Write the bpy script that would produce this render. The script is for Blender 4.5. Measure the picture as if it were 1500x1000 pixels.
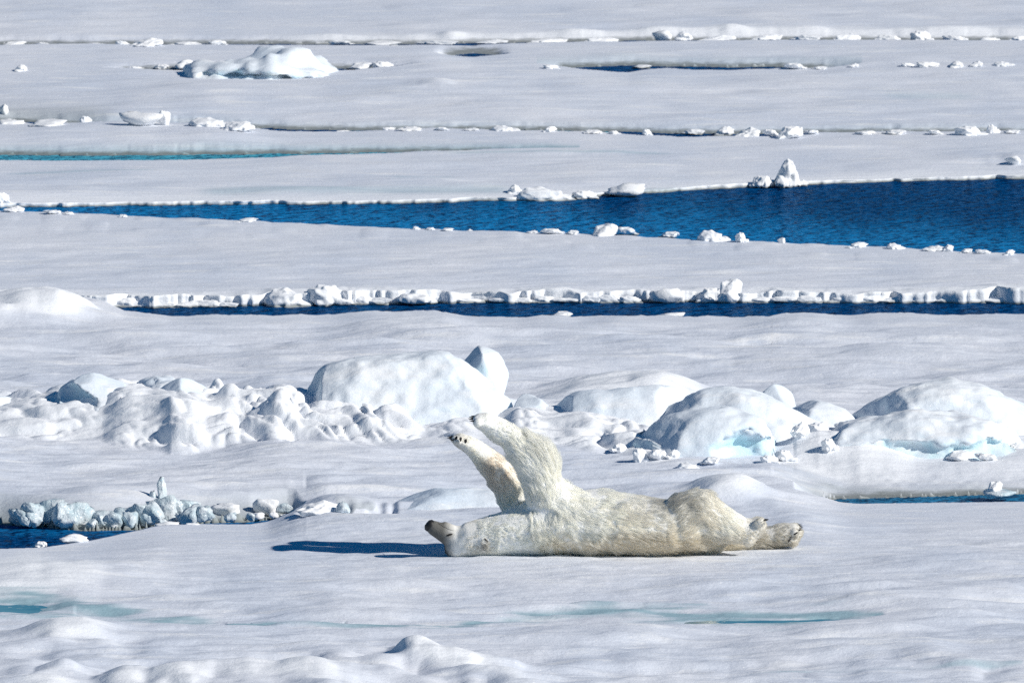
import bpy, bmesh, math, random
import numpy as np
from mathutils import Vector, Matrix, kdtree

for o in list(bpy.data.objects): bpy.data.objects.remove(o)
scene = bpy.context.scene
COL = scene.collection
random.seed(7); RNG = np.random.default_rng(7)

# ------------------------------------------------------------------ camera, sky, sun
CAM_H, PIX = 13.0, 36.0/500.0/1500.0          # lens: 500 mm on a 36 mm sensor
PITCH = math.atan((13.0-0.15)/100.0) - 308*PIX
cam_d = bpy.data.cameras.new('camera'); cam = bpy.data.objects.new('camera', cam_d); COL.objects.link(cam)
cam_d.lens = 500; cam_d.sensor_width = 36; cam_d.clip_start = 1; cam_d.clip_end = 20000
cam.location = (0, 0, CAM_H); cam.rotation_euler = (math.pi/2 - PITCH, 0, 0)
cam_d.dof.use_dof = True; cam_d.dof.focus_distance = 102.0; cam_d.dof.aperture_fstop = 13.0
scene.camera = cam

SUN_EL, SUN_FRONT = math.radians(32.5), math.radians(26)
world = bpy.data.worlds.new('World'); scene.world = world; world.use_nodes = True
wn = world.node_tree.nodes; wl = world.node_tree.links; wn.clear()
sky = wn.new('ShaderNodeTexSky'); sky.sky_type = 'NISHITA'; sky.sun_disc = False
sky.sun_elevation = SUN_EL; sky.sun_rotation = math.pi/2 + SUN_FRONT
sky.altitude = 10; sky.air_density = 1.0; sky.dust_density = 0.0; sky.ozone_density = 3.0
bg = wn.new('ShaderNodeBackground'); bg.inputs['Strength'].default_value = 0.055
hs = wn.new('ShaderNodeHueSaturation'); hs.inputs['Saturation'].default_value = 1.7
wo = wn.new('ShaderNodeOutputWorld'); wl.new(sky.outputs[0], hs.inputs['Color']); wl.new(hs.outputs[0], bg.inputs[0]); wl.new(bg.outputs[0], wo.inputs[0])
sun_d = bpy.data.lights.new('sun', 'SUN'); sun_d.energy = 4.5; sun_d.angle = math.radians(0.53); sun_d.color = (1.0, 0.95, 0.87)
sun = bpy.data.objects.new('sun', sun_d); COL.objects.link(sun)
SDIR = Vector((math.cos(SUN_EL)*math.cos(SUN_FRONT), -math.cos(SUN_EL)*math.sin(SUN_FRONT), math.sin(SUN_EL)))
sun.rotation_euler = SDIR.to_track_quat('Z', 'Y').to_euler()
vs = scene.view_settings; vs.view_transform = 'Standard'; vs.look = 'None'; vs.exposure = 0.0; vs.gamma = 1.0
scene.cycles.max_bounces = 12; scene.cycles.diffuse_bounces = 8; scene.cycles.use_denoising = False; scene.cycles.denoiser = 'OPENIMAGEDENOISE'

# ------------------------------------------------------------------ helpers
CP, SP = math.cos(PITCH), math.sin(PITCH)
def Pz(px, py, z=0.15):
    """place seen at photo pixel (px, py) on the level plane z -> X, Y"""
    dx = (np.asarray(px, float)-750)*PIX; dy = -(np.asarray(py, float)-500)*PIX
    t = (CAM_H - z)/(SP - dy*CP)
    return t*dx, t*(CP + dy*SP)
def Pd(px, py, D):
    """place at distance Y = D -> X, Z"""
    dx = (np.asarray(px, float)-750)*PIX; dy = -(np.asarray(py, float)-500)*PIX
    t = D/(CP + dy*SP)
    return t*dx, CAM_H - t*(SP - dy*CP)
def xpx(X, Y): return 750 + X/Y*CP/PIX

def _h(ix, iy, iz, seed):
    n = (ix*73856093) ^ (iy*19349663) ^ (iz*83492791) ^ (seed*2654435761 & 0x7fffffff)
    n = (n ^ (n >> 13)) & 0x7fffffff
    n = (n*(n*n*15731 + 789221) + 1376312589) & 0x7fffffff
    n = (n ^ (n >> 11))*1274126177 & 0x7fffffff
    return ((n >> 7) & 0xffff)/65535.0*2 - 1
def n3(x, y, z=0.0, seed=0):
    """smooth value noise, about -1..1"""
    x, y, z = np.broadcast_arrays(np.asarray(x, float), np.asarray(y, float), np.asarray(z, float))
    fx, fy, fz = np.floor(x), np.floor(y), np.floor(z)
    ix, iy, iz = fx.astype(np.int64), fy.astype(np.int64), fz.astype(np.int64)
    u, v, w = x-fx, y-fy, z-fz
    u = u*u*u*(u*(u*6-15)+10); v = v*v*v*(v*(v*6-15)+10); w = w*w*w*(w*(w*6-15)+10)
    flat = not np.any(w)
    def layer(k):
        a = _h(ix, iy, iz+k, seed); b = _h(ix+1, iy, iz+k, seed); c = _h(ix, iy+1, iz+k, seed); d = _h(ix+1, iy+1, iz+k, seed)
        p = a + (b-a)*u; q = c + (d-c)*u
        return p + (q-p)*v
    r = layer(0)
    return r if flat else r + (layer(1)-r)*w
def fbm(x, y, z=0.0, seed=0, octs=3, gain=0.5):
    r = 0; a = 1.0; f = 1.0
    for k in range(octs):
        r = r + a*n3(np.asarray(x)*f + 17.3*k, np.asarray(y)*f + 5.1*k, np.asarray(z)*f, seed + k); a *= gain; f *= 2.03
    return r
def sstep(a, b, x):
    t = np.clip((x-a)/(b-a), 0, 1); return t*t*(3-2*t)

def mesh_obj(name, verts, faces, mat, parent=None, smooth=True, attrs=None):
    me = bpy.data.meshes.new(name)
    verts = np.asarray(verts, np.float32)
    if isinstance(faces, np.ndarray):
        n, k = faces.shape
        me.vertices.add(len(verts)); me.vertices.foreach_set('co', verts.ravel())
        me.loops.add(n*k); me.loops.foreach_set('vertex_index', faces.ravel().astype(np.int32))
        me.polygons.add(n); me.polygons.foreach_set('loop_start', np.arange(0, n*k, k, dtype=np.int32))
        me.polygons.foreach_set('loop_total', np.full(n, k, np.int32))
        me.update(calc_edges=True); me.validate()
    else:
        me.from_pydata([tuple(v) for v in verts], [], faces); me.update()
    if smooth: me.polygons.foreach_set('use_smooth', np.ones(len(me.polygons), bool))
    for k, a in (attrs or {}).items():
        at = me.attributes.new(k, 'FLOAT', 'POINT'); at.data.foreach_set('value', np.asarray(a, np.float32).ravel())
    me.materials.append(mat)
    o = bpy.data.objects.new(name, me); COL.objects.link(o)
    if parent: o.parent = parent
    return o
def grid_faces(nr, nc):
    i = np.arange(nr*nc).reshape(nr, nc)
    return np.stack([i[:-1, :-1].ravel(), i[:-1, 1:].ravel(), i[1:, 1:].ravel(), i[1:, :-1].ravel()], 1)
def tag(o, label, cat, group=None):
    o['label'] = label; o['category'] = cat
    if group: o['group'] = group
    return o
def remesh(verts, faces, vox, smooth=4, sfac=0.5):
    me = bpy.data.meshes.new('tmp'); me.from_pydata([tuple(v) for v in verts], [], faces); me.update()
    o = bpy.data.objects.new('tmp', me); COL.objects.link(o)
    m = o.modifiers.new('r', 'REMESH'); m.mode = 'VOXEL'; m.voxel_size = vox; m.use_smooth_shade = True
    if smooth:
        s = o.modifiers.new('s', 'SMOOTH'); s.factor = sfac; s.iterations = smooth
    dg = bpy.context.evaluated_depsgraph_get(); dg.update()
    out = bpy.data.meshes.new_from_object(o.evaluated_get(dg))
    bpy.data.objects.remove(o); bpy.data.meshes.remove(me)
    return out
def vget(me, what='co'):
    a = np.empty(len(me.vertices)*3, np.float32); me.vertices.foreach_get(what, a); return a.reshape(-1, 3).astype(float)

# ------------------------------------------------------------------ materials
class NT:
    def __init__(s, name):
        s.m = bpy.data.materials.new(name); s.m.use_nodes = True; s.t = s.m.node_tree
        s.t.nodes.clear(); s.out = s.n('OutputMaterial')
    def n(s, kind, **kw):
        nd = s.t.nodes.new('ShaderNode'+kind)
        for k, v in kw.items():
            if k[0] == '_': setattr(nd, k[1:], v)
            else:
                key = int(k[1:]) if k[0] == 'i' and k[1:].isdigit() else k.replace('__', ' ')
                if hasattr(v, 'is_output') or isinstance(v, bpy.types.NodeSocket): s.t.links.new(v, nd.inputs[key])
                else: nd.inputs[key].default_value = v
        return nd
    def pos(s, sx=1, sy=1, sz=1):
        g = s.n('NewGeometry'); return s.n('VectorMath', _operation='MULTIPLY', i0=g.outputs['Position'], i1=(sx, sy, sz)).outputs[0]
    def noise(s, vec, scale, detail=3, rough=0.55): return s.n('TexNoise', Vector=vec, Scale=scale, Detail=detail, Roughness=rough).outputs['Fac']
    def ramp(s, fac, a, b, lo=0.0, hi=1.0): return s.n('MapRange', i0=fac, i1=a, i2=b, i3=lo, i4=hi).outputs[0]
    def math(s, op, a, b=0.0): return s.n('Math', _operation=op, i0=a, i1=b).outputs[0]
    def mix(s, fac, a, b):
        nd = s.n('Mix', _data_type='RGBA')
        for k, v in ((0, fac), (6, a), (7, b)):
            if isinstance(v, bpy.types.NodeSocket): s.t.links.new(v, nd.inputs[k])
            else: nd.inputs[k].default_value = v if k == 0 else (*v, 1)
        return nd.outputs[2]
    def attr(s, name): return s.n('Attribute', _attribute_name=name).outputs['Fac']
    def sep(s, v): return s.n('SeparateXYZ', i0=v).outputs

def snow_material(name, lo, hi, bump=1.0, waterline=True, attrs=True, ice=None, sss=0.0):
    t = NT(name); p = t.pos()
    big = t.noise(t.pos(0.9, 0.35, 1), 1.0, 3)
    fine = t.noise(p, 70, 3, 0.7)
    col = t.mix(t.ramp(big, 0.3, 0.7), lo, hi)
    vo = t.n('TexVoronoi', Vector=p, Scale=42.0)
    spark = t.math('MULTIPLY', t.ramp(t.sep(vo.outputs['Color'])[0], 0.955, 0.96), t.ramp(vo.outputs['Distance'], 0.30, 0.22))
    col = t.mix(spark, col, (0.95, 0.95, 0.95))  # snow glints painted as near-white specks in the base colour
    drift = t.ramp(t.noise(t.pos(1.3, 5.0, 1.5), 1.0, 6, 0.72), 0.53, 0.66)
    col = t.mix(t.math('MULTIPLY', drift, 0.75), col, (0.88, 0.885, 0.89))
    crust = t.noise(t.pos(3.0, 16, 3.0), 1.0, 5, 0.65)
    col = t.mix(t.ramp(crust, 0.35, 0.65, 0.12, 0.0), col, tuple(c*0.80 for c in lo))
    z = t.sep(p)[2]
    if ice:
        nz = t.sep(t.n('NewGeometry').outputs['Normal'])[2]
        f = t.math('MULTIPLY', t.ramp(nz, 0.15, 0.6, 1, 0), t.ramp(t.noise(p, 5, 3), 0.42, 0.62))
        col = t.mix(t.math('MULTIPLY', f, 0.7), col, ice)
    if attrs:
        col = t.mix(t.attr('fresh'), col, (0.87, 0.89, 0.92))
        col = t.mix(t.attr('wet'), col, (0.26, 0.43, 0.49))
        col = t.mix(t.attr('bare'), col, (0.58, 0.82, 0.87))
        col = t.mix(t.attr('slush'), col, t_slush)
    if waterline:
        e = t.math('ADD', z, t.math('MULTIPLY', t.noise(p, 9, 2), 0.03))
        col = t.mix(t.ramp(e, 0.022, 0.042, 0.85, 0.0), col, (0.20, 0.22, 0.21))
    b0 = t.n('Bump', Strength=0.35*bump, Distance=0.05, Height=t.noise(t.pos(2.6, 9, 2.6), 1.0, 5, 0.65))
    b1 = t.n('Bump', Strength=0.22*bump, Distance=0.02, Height=t.noise(p, 36, 4, 0.65), Normal=b0.outputs[0])
    b2 = t.n('Bump', Strength=0.12*bump, Distance=0.008, Height=fine, Normal=b1.outputs[0])
    bs = t.n('BsdfPrincipled', Base__Color=col, Roughness=0.75, Normal=b2.outputs[0])
    bs.inputs['Specular IOR Level'].default_value = 0.12
    if sss:
        bs.inputs['Subsurface Weight'].default_value = sss; bs.inputs['Subsurface Radius'].default_value = (0.25, 0.7, 1.0); bs.inputs['Subsurface Scale'].default_value = 0.08
    t.t.links.new(bs.outputs[0], t.out.inputs[0])
    return t.m
t_slush = (0.32, 0.36, 0.37)
M_FLOE = snow_material('floe_snow', (0.65, 0.70, 0.79), (0.78, 0.80, 0.85))
M_BLOCK = snow_material('block_snow', (0.68, 0.77, 0.86), (0.84, 0.87, 0.90), bump=0.9, ice=(0.60, 0.82, 0.90))
M_CHUNK = snow_material('chunk_snow', (0.86, 0.88, 0.91), (0.91, 0.91, 0.91), bump=1.0, attrs=False)

def ice_material():
    t = NT('clear_ice'); p = t.pos()
    col = t.mix(t.ramp(t.noise(p, 10, 3, 0.6), 0.35, 0.65), (0.55, 0.68, 0.74), (0.85, 0.90, 0.93))
    b = t.n('Bump', Strength=0.7, Distance=0.03, Height=t.noise(p, 18, 3, 0.6))
    bs = t.n('BsdfPrincipled', Base__Color=col, Roughness=0.22, IOR=1.31, Normal=b.outputs[0])
    bs.inputs['Transmission Weight'].default_value = 0.15
    t.t.links.new(bs.outputs[0], t.out.inputs[0]); return t.m
M_ICE = ice_material()

def sea_material():
    t = NT('sea_water'); p = t.pos()
    w1 = t.noise(t.pos(0.6, 1.0, 1), 7.0, 2, 0.5); w2 = t.noise(t.pos(0.6, 1.0, 1), 18.0, 2, 0.5)
    h = t.math('ADD', t.math('MULTIPLY', w1, 1.0), t.math('MULTIPLY', w2, 0.45))
    b = t.n('Bump', Strength=1.0, Distance=0.16, Height=h)
    col = t.mix(t.attr('shoal'), (0.0, 0.052, 0.175), (0.008, 0.21, 0.50)); col = t.mix(t.attr('teal'), col, (0.07, 0.38, 0.50))
    fr = t.n('Fresnel', IOR=1.33, Normal=b.outputs[0])
    d = t.n('BsdfDiffuse', Color=col, Normal=b.outputs[0]); g = t.n('BsdfGlossy', Color=(0.55, 0.8, 1.0, 1), Roughness=0.16, Normal=b.outputs[0])
    m = t.n('MixShader', i0=t.math('MULTIPLY', fr.outputs[0], 0.38), i1=d.outputs[0], i2=g.outputs[0])
    t.t.links.new(m.outputs[0], t.out.inputs[0]); return t.m
M_SEA = sea_material()
def pond_material():
    t = NT('pond_water'); p = t.pos()
    b = t.n('Bump', Strength=0.25, Distance=0.01, Height=t.noise(p, 6, 2))
    col = t.mix(t.ramp(t.noise(p, 3, 2), 0.35, 0.65), (0.06, 0.20, 0.27), (0.12, 0.30, 0.37))
    bs = t.n('BsdfPrincipled', Base__Color=col, Roughness=0.05, IOR=1.33, Normal=b.outputs[0])
    t.t.links.new(bs.outputs[0], t.out.inputs[0]); return t.m
M_POND = pond_material()
def plain(name, col, rough=0.5, spec=0.4, bump=0.0):
    t = NT(name); p = t.pos()
    c = t.mix(t.noise(p, 60, 3), tuple(x*0.6 for x in col), tuple(min(1, x*1.4) for x in col))
    bs = t.n('BsdfPrincipled', Base__Color=c, Roughness=rough)
    bs.inputs['Specular IOR Level'].default_value = spec
    if bump:
        b = t.n('Bump', Strength=bump, Distance=0.004, Height=t.noise(p, 160, 3)); t.t.links.new(b.outputs[0], bs.inputs['Normal'])
    t.t.links.new(bs.outputs[0], t.out.inputs[0]); return t.m
M_NOSE = plain('bear_nose_skin', (0.022, 0.022, 0.022), 0.45, 0.4, 0.6)
M_CLAW = plain('bear_claw_horn', (0.02, 0.018, 0.016), 0.35)
M_PAD = plain('bear_pad_skin', (0.030, 0.028, 0.028), 0.7, 0.2, 0.6)

# ------------------------------------------------------------------ shape of the ice
BX, BY = [float(v) for v in Pz(900, 808, 0.15)]          # where the bear lies
TILT = (CAM_H-0.15)/BY
SB = BY*PIX                                               # metres per photo pixel there

class Lead:
    """a gap of open water: near brink (photo line, crest height zc) and far waterline"""
    def __init__(s, near, far, zc, sink=-0.25, run=1.2, bank=0.15, rag=1.0):
        px = np.linspace(-200, 1700, 1200)
        nx, ny = zip(*near); fx, fy = zip(*far)
        s.px = px; s.zc = zc; s.sink = sink; s.run = run; s.bank = bank
        s.yn = Pz(px, np.interp(px, nx, ny), zc)[1]; s.yf = Pz(px, np.interp(px, fx, fy), 0.0)[1]
        s.sn = s.yn.copy(); s.sf = s.yf.copy()
        wp = px + 9*n3(px/23.0, 1.7, seed=11) + 14*n3(px/61.0, 4.7, seed=12)
        s.yn = s.yn + rag*0.10*fbm(wp/31.0, 3.0, seed=5, octs=4, gain=0.6); s.yf = s.yf + rag*0.13*fbm(wp/37.0, 9.0, seed=6, octs=4, gain=0.6)
    def taper(s, a, b, ramp=60.0):
        k = np.clip(np.minimum(s.px-a, b-s.px)/ramp, -1, 1); w = s.yf-s.yn
        m = 0.5*(s.yf+s.yn); k = np.where(k < 0, -0.5, k**0.7)
        s.sn = s.sn + 0.5*w*(1-k)
        s.yn = m - 0.5*w*k; s.yf = m + 0.5*w*k - np.where(k < 0, 1.0, 0); return s
    def brink(s, px): return np.interp(px, s.px, s.sn)
    def far_brink(s, px): return np.interp(px, s.px, s.sf)
    def edges(s, px): return np.interp(px, s.px, s.yn), np.interp(px, s.px, s.yf)
    def carve(s, z, px, Y):
        yn, yf = s.edges(px)
        wide = sstep(0.0, 0.35, yf-yn)
        sn = s.brink(px); ws = np.interp(px, s.px, np.convolve(np.pad(sstep(0.0, 0.8, s.yf-s.yn), 25, 'edge'), np.ones(51)/51, 'valid'))
        z = z + (np.minimum(z, s.zc)-z)*np.exp(-(np.maximum(sn-Y, 0)/s.run)**2)*ws*np.exp(-(np.maximum(Y-sn-0.6, 0)/0.5)**2)
        d = np.minimum((Y-yn)*2.2, (yf-Y)*4)
        z = np.where((d > 0) & (wide > 0), np.maximum(s.sink*wide + z*(1-wide), np.minimum(z, s.zc) - d*wide), z)
        f = sstep(0, s.bank, Y-yf)
        z = np.where((Y >= yf) & (wide > 0), z*f + (1-f)*(np.minimum(z, 0.0)*wide + z*(1-wide)), z)
        return z

# leads (photo pixels): near brink line and far waterline
LEAD_INLET = Lead([(-200, 803), (0, 803), (60, 801), (130, 791), (180, 781), (230, 773), (290, 769), (365, 768), (430, 759), (445, 757)],
                  [(-200, 768), (0, 768), (60, 772), (120, 777), (200, 776), (240, 771), (300, 766), (365, 764), (430, 757), (450, 762), (500, 775)], 0.07, run=2.0, bank=0.5, rag=0.03)
LEAD_INLET.taper(-400, 446, 25)
LEAD_SLUSH = Lead([(1130, 728), (1200, 734), (1260, 737), (1330, 736), (1400, 735), (1500, 734), (1700, 732)],
                  [(1130, 731), (1200, 731), (1260, 730), (1330, 728), (1400, 726), (1500, 723), (1700, 720)], 0.07, run=2.5, bank=0.4, rag=0.03)
LEAD_SLUSH.taper(1165, 2000, 60)
LEAD_NARROW = Lead([(-200, 440), (100, 440), (130, 446), (180, 457), (250, 463), (330, 463), (450, 461), (520, 457), (590, 454), (650, 457), (700, 463), (800, 464), (900, 462), (1000, 463), (1120, 463), (1170, 458), (1300, 460), (1500, 461), (1700, 461)],
                   [(-200, 449), (150, 451), (250, 450), (350, 449), (500, 446), (700, 444), (1000, 443), (1500, 444), (1700, 444)], 0.11, run=1.0, rag=0.6)
LEAD_WIDE = Lead([(-200, 309), (0, 309), (100, 312), (200, 317), (300, 322), (400, 325), (500, 330), (600, 335), (700, 338), (800, 341), (900, 345), (1000, 350), (1100, 354), (1200, 358), (1300, 362), (1400, 368), (1500, 372), (1700, 380)],
                 [(-200, 305), (0, 305), (200, 301), (400, 300), (600, 298), (800, 293), (950, 283), (1100, 274), (1250, 268), (1350, 265), (1500, 262), (1700, 258)], 0.06, run=2.0, rag=0.35)
LEAD_TEAL = Lead([(-200, 234), (150, 235), (300, 234), (450, 229), (600, 225.5), (800, 222.5), (860, 221)],
                 [(-200, 228), (200, 228), (400, 226), (600, 223), (800, 221), (830, 223)], 0.03, run=1.2, bank=0.4, rag=0.3)
LEAD_TEAL.taper(-400, 850, 300)
LEAD_RUBBLE = Lead([(-200, 184), (60, 183), (170, 186), (320, 187), (420, 193.5), (540, 193), (640, 191), (790, 193), (900, 196), (990, 201), (1110, 201), (1180, 197), (1260, 196), (1400, 195), (1700, 193)],
                   [(-200, 178), (60, 180), (170, 184.5), (320, 186.5), (420, 190), (540, 191.5), (640, 190.2), (790, 191.5), (900, 193.5), (990, 196), (1110, 197), (1180, 196.2), (1260, 194), (1400, 194.3), (1700, 192)], 0.03, run=1.2, bank=0.4, rag=0.3)
LEAD_FAR_L = Lead([(120, 102), (200, 103), (260, 104), (420, 105), (520, 103), (600, 100), (640, 98)],
                  [(120, 103), (200, 101), (260, 101), (420, 102), (520, 101), (600, 99), (640, 100)], 0.03, run=1.2, bank=0.5, rag=0.35)
LEAD_FAR_L.taper(150, 620, 120)
LEAD_FAR_R = Lead([(770, 98), (800, 100), (850, 104.5), (920, 105.5), (950, 101.5), (980, 100.5), (1020, 102.5), (1060, 103.5), (1100, 101.5), (1140, 100.5), (1200, 101), (1250, 100), (1270, 98)],
                  [(770, 99), (800, 98), (850, 97), (930, 97), (990, 98), (1060, 99), (1120, 98.5), (1200, 99.5), (1250, 99), (1270, 101)], 0.03, run=1.2, bank=0.5, rag=0.35)
LEAD_FAR_R.taper(785, 1262, 120)
LEAD_TOP = Lead([(-200, 68), (300, 66), (600, 67), (950, 62.5), (1100, 61.5), (1300, 61), (1700, 62)],
                [(-200, 66.8), (300, 65), (600, 65.5), (950, 60), (1100, 59.3), (1300, 59), (1700, 60)], 0.03, run=1.2, bank=0.5, rag=0.2)
LEAD_PATCH = Lead([(625, 81), (650, 84), (690, 85), (730, 84), (760, 81)], [(625, 83), (650, 80), (690, 79), (730, 80), (760, 83)], 0.02, run=1.0, bank=1.0, rag=0.3)
LEAD_PATCH.taper(635, 750, 60)

RFOOT = ([-300, 0, 150, 250, 400, 600, 700, 850, 950, 1150, 1300, 1500, 1800], [640, 640, 646, 656, 650, 655, 656, 664, 676, 682, 690, 684, 680])
RCREST = ([-300, -60, 0, 50, 85, 130, 180, 230, 300, 350, 400, 450, 500, 560, 620, 700, 760, 800, 850, 900, 940, 1000, 1100, 1150, 1200, 1260, 1300, 1400, 1500, 1800],
          [606, 602, 599, 590, 579, 573, 568, 569, 578, 588, 585, 592, 604, 610, 615, 620, 612, 612, 614, 620, 634, 656, 663, 650, 638, 644, 650, 654, 652, 640])
# snow mounds: photo px centre, base line, half width px, half depth m, height px
MOUNDS1 = [(50, 462, 70, 0.6, 42), (105, 462, 36, 0.5, 8), (-70, 462, 80, 0.7, 30), (590, 470, 90, 1.8, 11), (1160, 470, 70, 1.5, 8),
           (20, 838, 80, 1.8, 24), (110, 842, 60, 1.2, 8), (1066, 724, 60, 0.40, 27),
           (900, 580, 110, 1.0, 26), (975, 584, 45, 0.8, 12), (1330, 700, 90, 0.8, 10), (1450, 700, 80, 0.8, 12),
           (608, 966, 36, 0.30, 32), (650, 975, 56, 0.4, 24), (705, 988, 50, 0.45, 16), (560, 985, 34, 0.35, 10), (486, 990, 46, 0.4, 12), (500, 968, 30, 0.25, 8),
           (110, 930, 62, 0.6, 19), (60, 940, 50, 0.5, 8), (70, 1005, 50, 0.5, 20), (180, 1008, 46, 0.5, 22), (260, 1006, 40, 0.5, 20), (350, 1004, 60, 0.6, 14),
           (430, 1000, 50, 0.5, 12), (830, 930, 60, 0.5, 8), (925, 930, 50, 0.5, 5), (1200, 765, 90, 0.8, 8), (1400, 765, 90, 0.8, 9), (500, 745, 50, 0.4, 10), (170, 838, 70, 0.9, 6), (760, 1010, 60, 0.6, 14), (470, 1012, 40, 0.5, 14)]
MOUNDS3 = [(630, 128, 28, 0.5, 4), (645, 130, 20, 0.4, 2), (180, 195, 190, 2, 7), (330, 195, 60, 1.5, 4), (1495, 232, 30, 0.5, 5), (700, 160, 200, 3, 5), (250, 160, 150, 3, 5)]
# melt ponds on the front floe: centre line px/py and half width (py)
PONDS = [([-200, 0, 40, 84], [882, 883, 884, 882], 5.0), ([960, 1010, 1080, 1130, 1180, 1250], [905, 904, 903, 903, 902, 899], 1.6)]
WETS = [([-200, 0, 60, 110, 180, 240, 300, 420, 520, 640, 780, 860, 950, 1050, 1150, 1240, 1300], [886, 884, 884, 888, 895, 904, 909, 908, 911, 915, 896, 892, 896, 899, 899, 899, 898], [16, 15, 14, 11, 8, 9, 6, 4, 4, 3, 6, 7, 8, 9, 10, 7, 0], 0.9),
        ([110, 200, 280, 330], [890, 897, 905, 906], [6, 9, 8, 2], 0.8),
        ([1100, 1200, 1340, 1500], [982, 981, 983, 979], [1, 2, 2, 2], 0.55), ([700, 740, 790], [893, 891, 890], [1, 2.5, 1], 0.7)]

def add_mounds(z, X, Y, L, z0):
    for (px, py, w, d, h) in L:
        x0, y0 = Pz(px, py, z0); s = y0*PIX
        k = (np.abs(X-x0) < 3*w*s) & (np.abs(Y-y0) < 3*d)
        if not k.any(): continue
        r2 = ((X[k]-x0)/(w*s))**2 + ((Y[k]-y0)/d)**2
        r2 = r2*(1 + 0.35*n3(X[k]/(w*s*0.6), Y[k]/(d*0.6), seed=int(px)+300))
        z[k] += h*s*np.exp(-np.maximum(r2, 0)**1.25)
    return z

def H_front(X, Y):
    """height and wetness of the front floe: the bear's snow, the pressure ridge and the snow up to the narrow lead"""
    px = xpx(X, Y)
    py = 500 + (np.arctan2(CAM_H-0.15, Y) - PITCH)/PIX
    base = 0.15
    calm = np.exp(-(np.maximum(np.abs(X-BX+0.6)-2.0, 0)/0.8)**2 - (np.maximum(np.abs(Y-BY)-0.9, 0)/0.7)**2)
    z = base + (1-0.95*calm)*(0.045*n3(X/1.5, Y/1.5, seed=1) + 0.036*n3(X/0.8+0.5*Y, Y/0.40, seed=2))
    z = z + (1-0.6*calm)*(0.021*n3(X/0.45+0.2*Y, Y/0.16, seed=3)) + 0.0065*n3(X/0.17, Y/0.07, seed=4) + 0.0012*n3(X/0.05, Y/0.05, seed=8)
    xs, ys = Pz(500, 800, base); z = z - 0.055*np.exp(-((X-xs)/0.75)**2 - ((Y-ys)/0.7)**2)
    rough = sstep(935, 985, py)*(0.55+0.45*sstep(900, 500, px))
    z = z + rough*(0.035*np.abs(n3(X/0.42, Y/0.55, seed=21)) + 0.02*n3(X/0.2, Y/0.3, seed=22))
    # pressure ridge
    foot = np.interp(px, *RFOOT); crest = np.interp(px, *RCREST)
    yfoot = Pz(px, foot, base)[1] + 0.25*n3(px/45.0, 0.5, seed=31)
    ycr = yfoot + 1.05
    zc = CAM_H - ycr*np.tan((crest-500)*PIX + PITCH)
    hr = np.maximum(zc-base, 0.0)
    s = (Y-yfoot)/1.05
    prof = np.where(s < 1, sstep(-0.05, 1.05, s)**0.85, np.exp(-((s-1)/1.3)**2))
    band = sstep(-0.1, 0.25, s)*np.where(s < 1, 1, np.exp(-((s-1)/1.2)**2))
    sx = X + 0.55*Y
    wx = sx + 0.10*n3(X/0.3, Y/0.3, seed=45); wy = Y + 0.10*n3(X/0.3, Y/0.3, seed=46)
    lump = (np.abs(n3(wx/0.30, wy/0.24, seed=41))-0.3)*0.13 + (np.abs(n3(wx/0.12, wy/0.10, seed=42))-0.3)*0.06 + 0.010*np.abs(n3(X/0.06, Y/0.04, seed=43))
    patch = (0.35 + 0.65*sstep(-0.3, 0.4, n3(X/0.9, Y/0.9, seed=44)))*(1-0.85*sstep(1130, 1230, px))
    fresh = np.clip(band*np.clip(hr/0.10, 0, 1)*1.1, 0, 1)
    z = z + hr*prof + band*lump*patch*np.clip(hr/0.18+0.25, 0, 1)
    zb = z.copy(); z = add_mounds(z, X, Y, MOUNDS1, base); fresh = np.maximum(fresh, sstep(0.03, 0.10, z-zb))
    H_front.fresh = fresh
    # meltwater
    wet = np.zeros_like(z)
    wob = 0.5 + 1.0*n3(X/0.5+0.5*Y, Y/0.13, seed=51) + 0.6*n3(X/0.16, Y/0.07, seed=52)
    for (qx, qy, qw, amp) in WETS:
        c = np.interp(px, qx, qy); w = np.interp(px, qx, qw)*((px > qx[0]-1) & (px < qx[-1]+1)) + 1e-3
        g = np.exp(-((py-c)/w)**2)
        wet = np.maximum(wet, np.clip(amp*sstep(0.12, 0.95, g + 0.40*(wob-0.5)*(g > 0.03)), 0, 0.85)*(0.35+0.65*sstep(-0.1, 0.7, wob)))
        z = z - 0.012*g*(amp > 0.7)
    for (qx, qy, w) in PONDS:
        c = np.interp(px, qx, qy); end = sstep(qx[0], qx[0]+60, px)*sstep(qx[-1]+50, qx[-1]-50, px)
        g = np.exp(-np.abs((py-c)/(w*2.6))**2)*end
        g2 = 0.85*np.exp(-np.abs((py-c)/(w*5))**2)*sstep(qx[0]-100, qx[0]+40, px)*sstep(qx[-1]+190, qx[-1]-40, px)
        z = z*(1-g2) + g2*(POND_Z + 0.018 + 0.25*(z-base))
        z = z*(1-g) + g*(POND_Z + 0.022 - 0.034*g + 0.007*n3(X/0.14, Y/0.12, seed=53) + 0.004*n3(X/0.05, Y/0.06, seed=54))
    slush = np.zeros_like(z)
    yn, yf = LEAD_INLET.edges(px)
    k = (yf > yn)
    slush = np.where(k, np.exp(-(np.maximum(Y-yf, 0)/0.35)**2)*(Y > yn+0.05), 0)
    yn, yf = LEAD_SLUSH.edges(px)
    k = sstep(1120, 1250, px)
    sf = LEAD_SLUSH.brink(px) + 0.45
    sl = k*np.exp(-(np.maximum(Y-sf-0.8, 0)/0.7)**2)*sstep(0.0, 0.25, Y-sf+0.5)
    z = np.where(sl > 0.02, z*(1-sl) + sl*(0.040+0.006*n3(X/0.23, Y/0.2, seed=61)+0.003*n3(X/0.06, Y/0.1, seed=64)), z)
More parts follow.
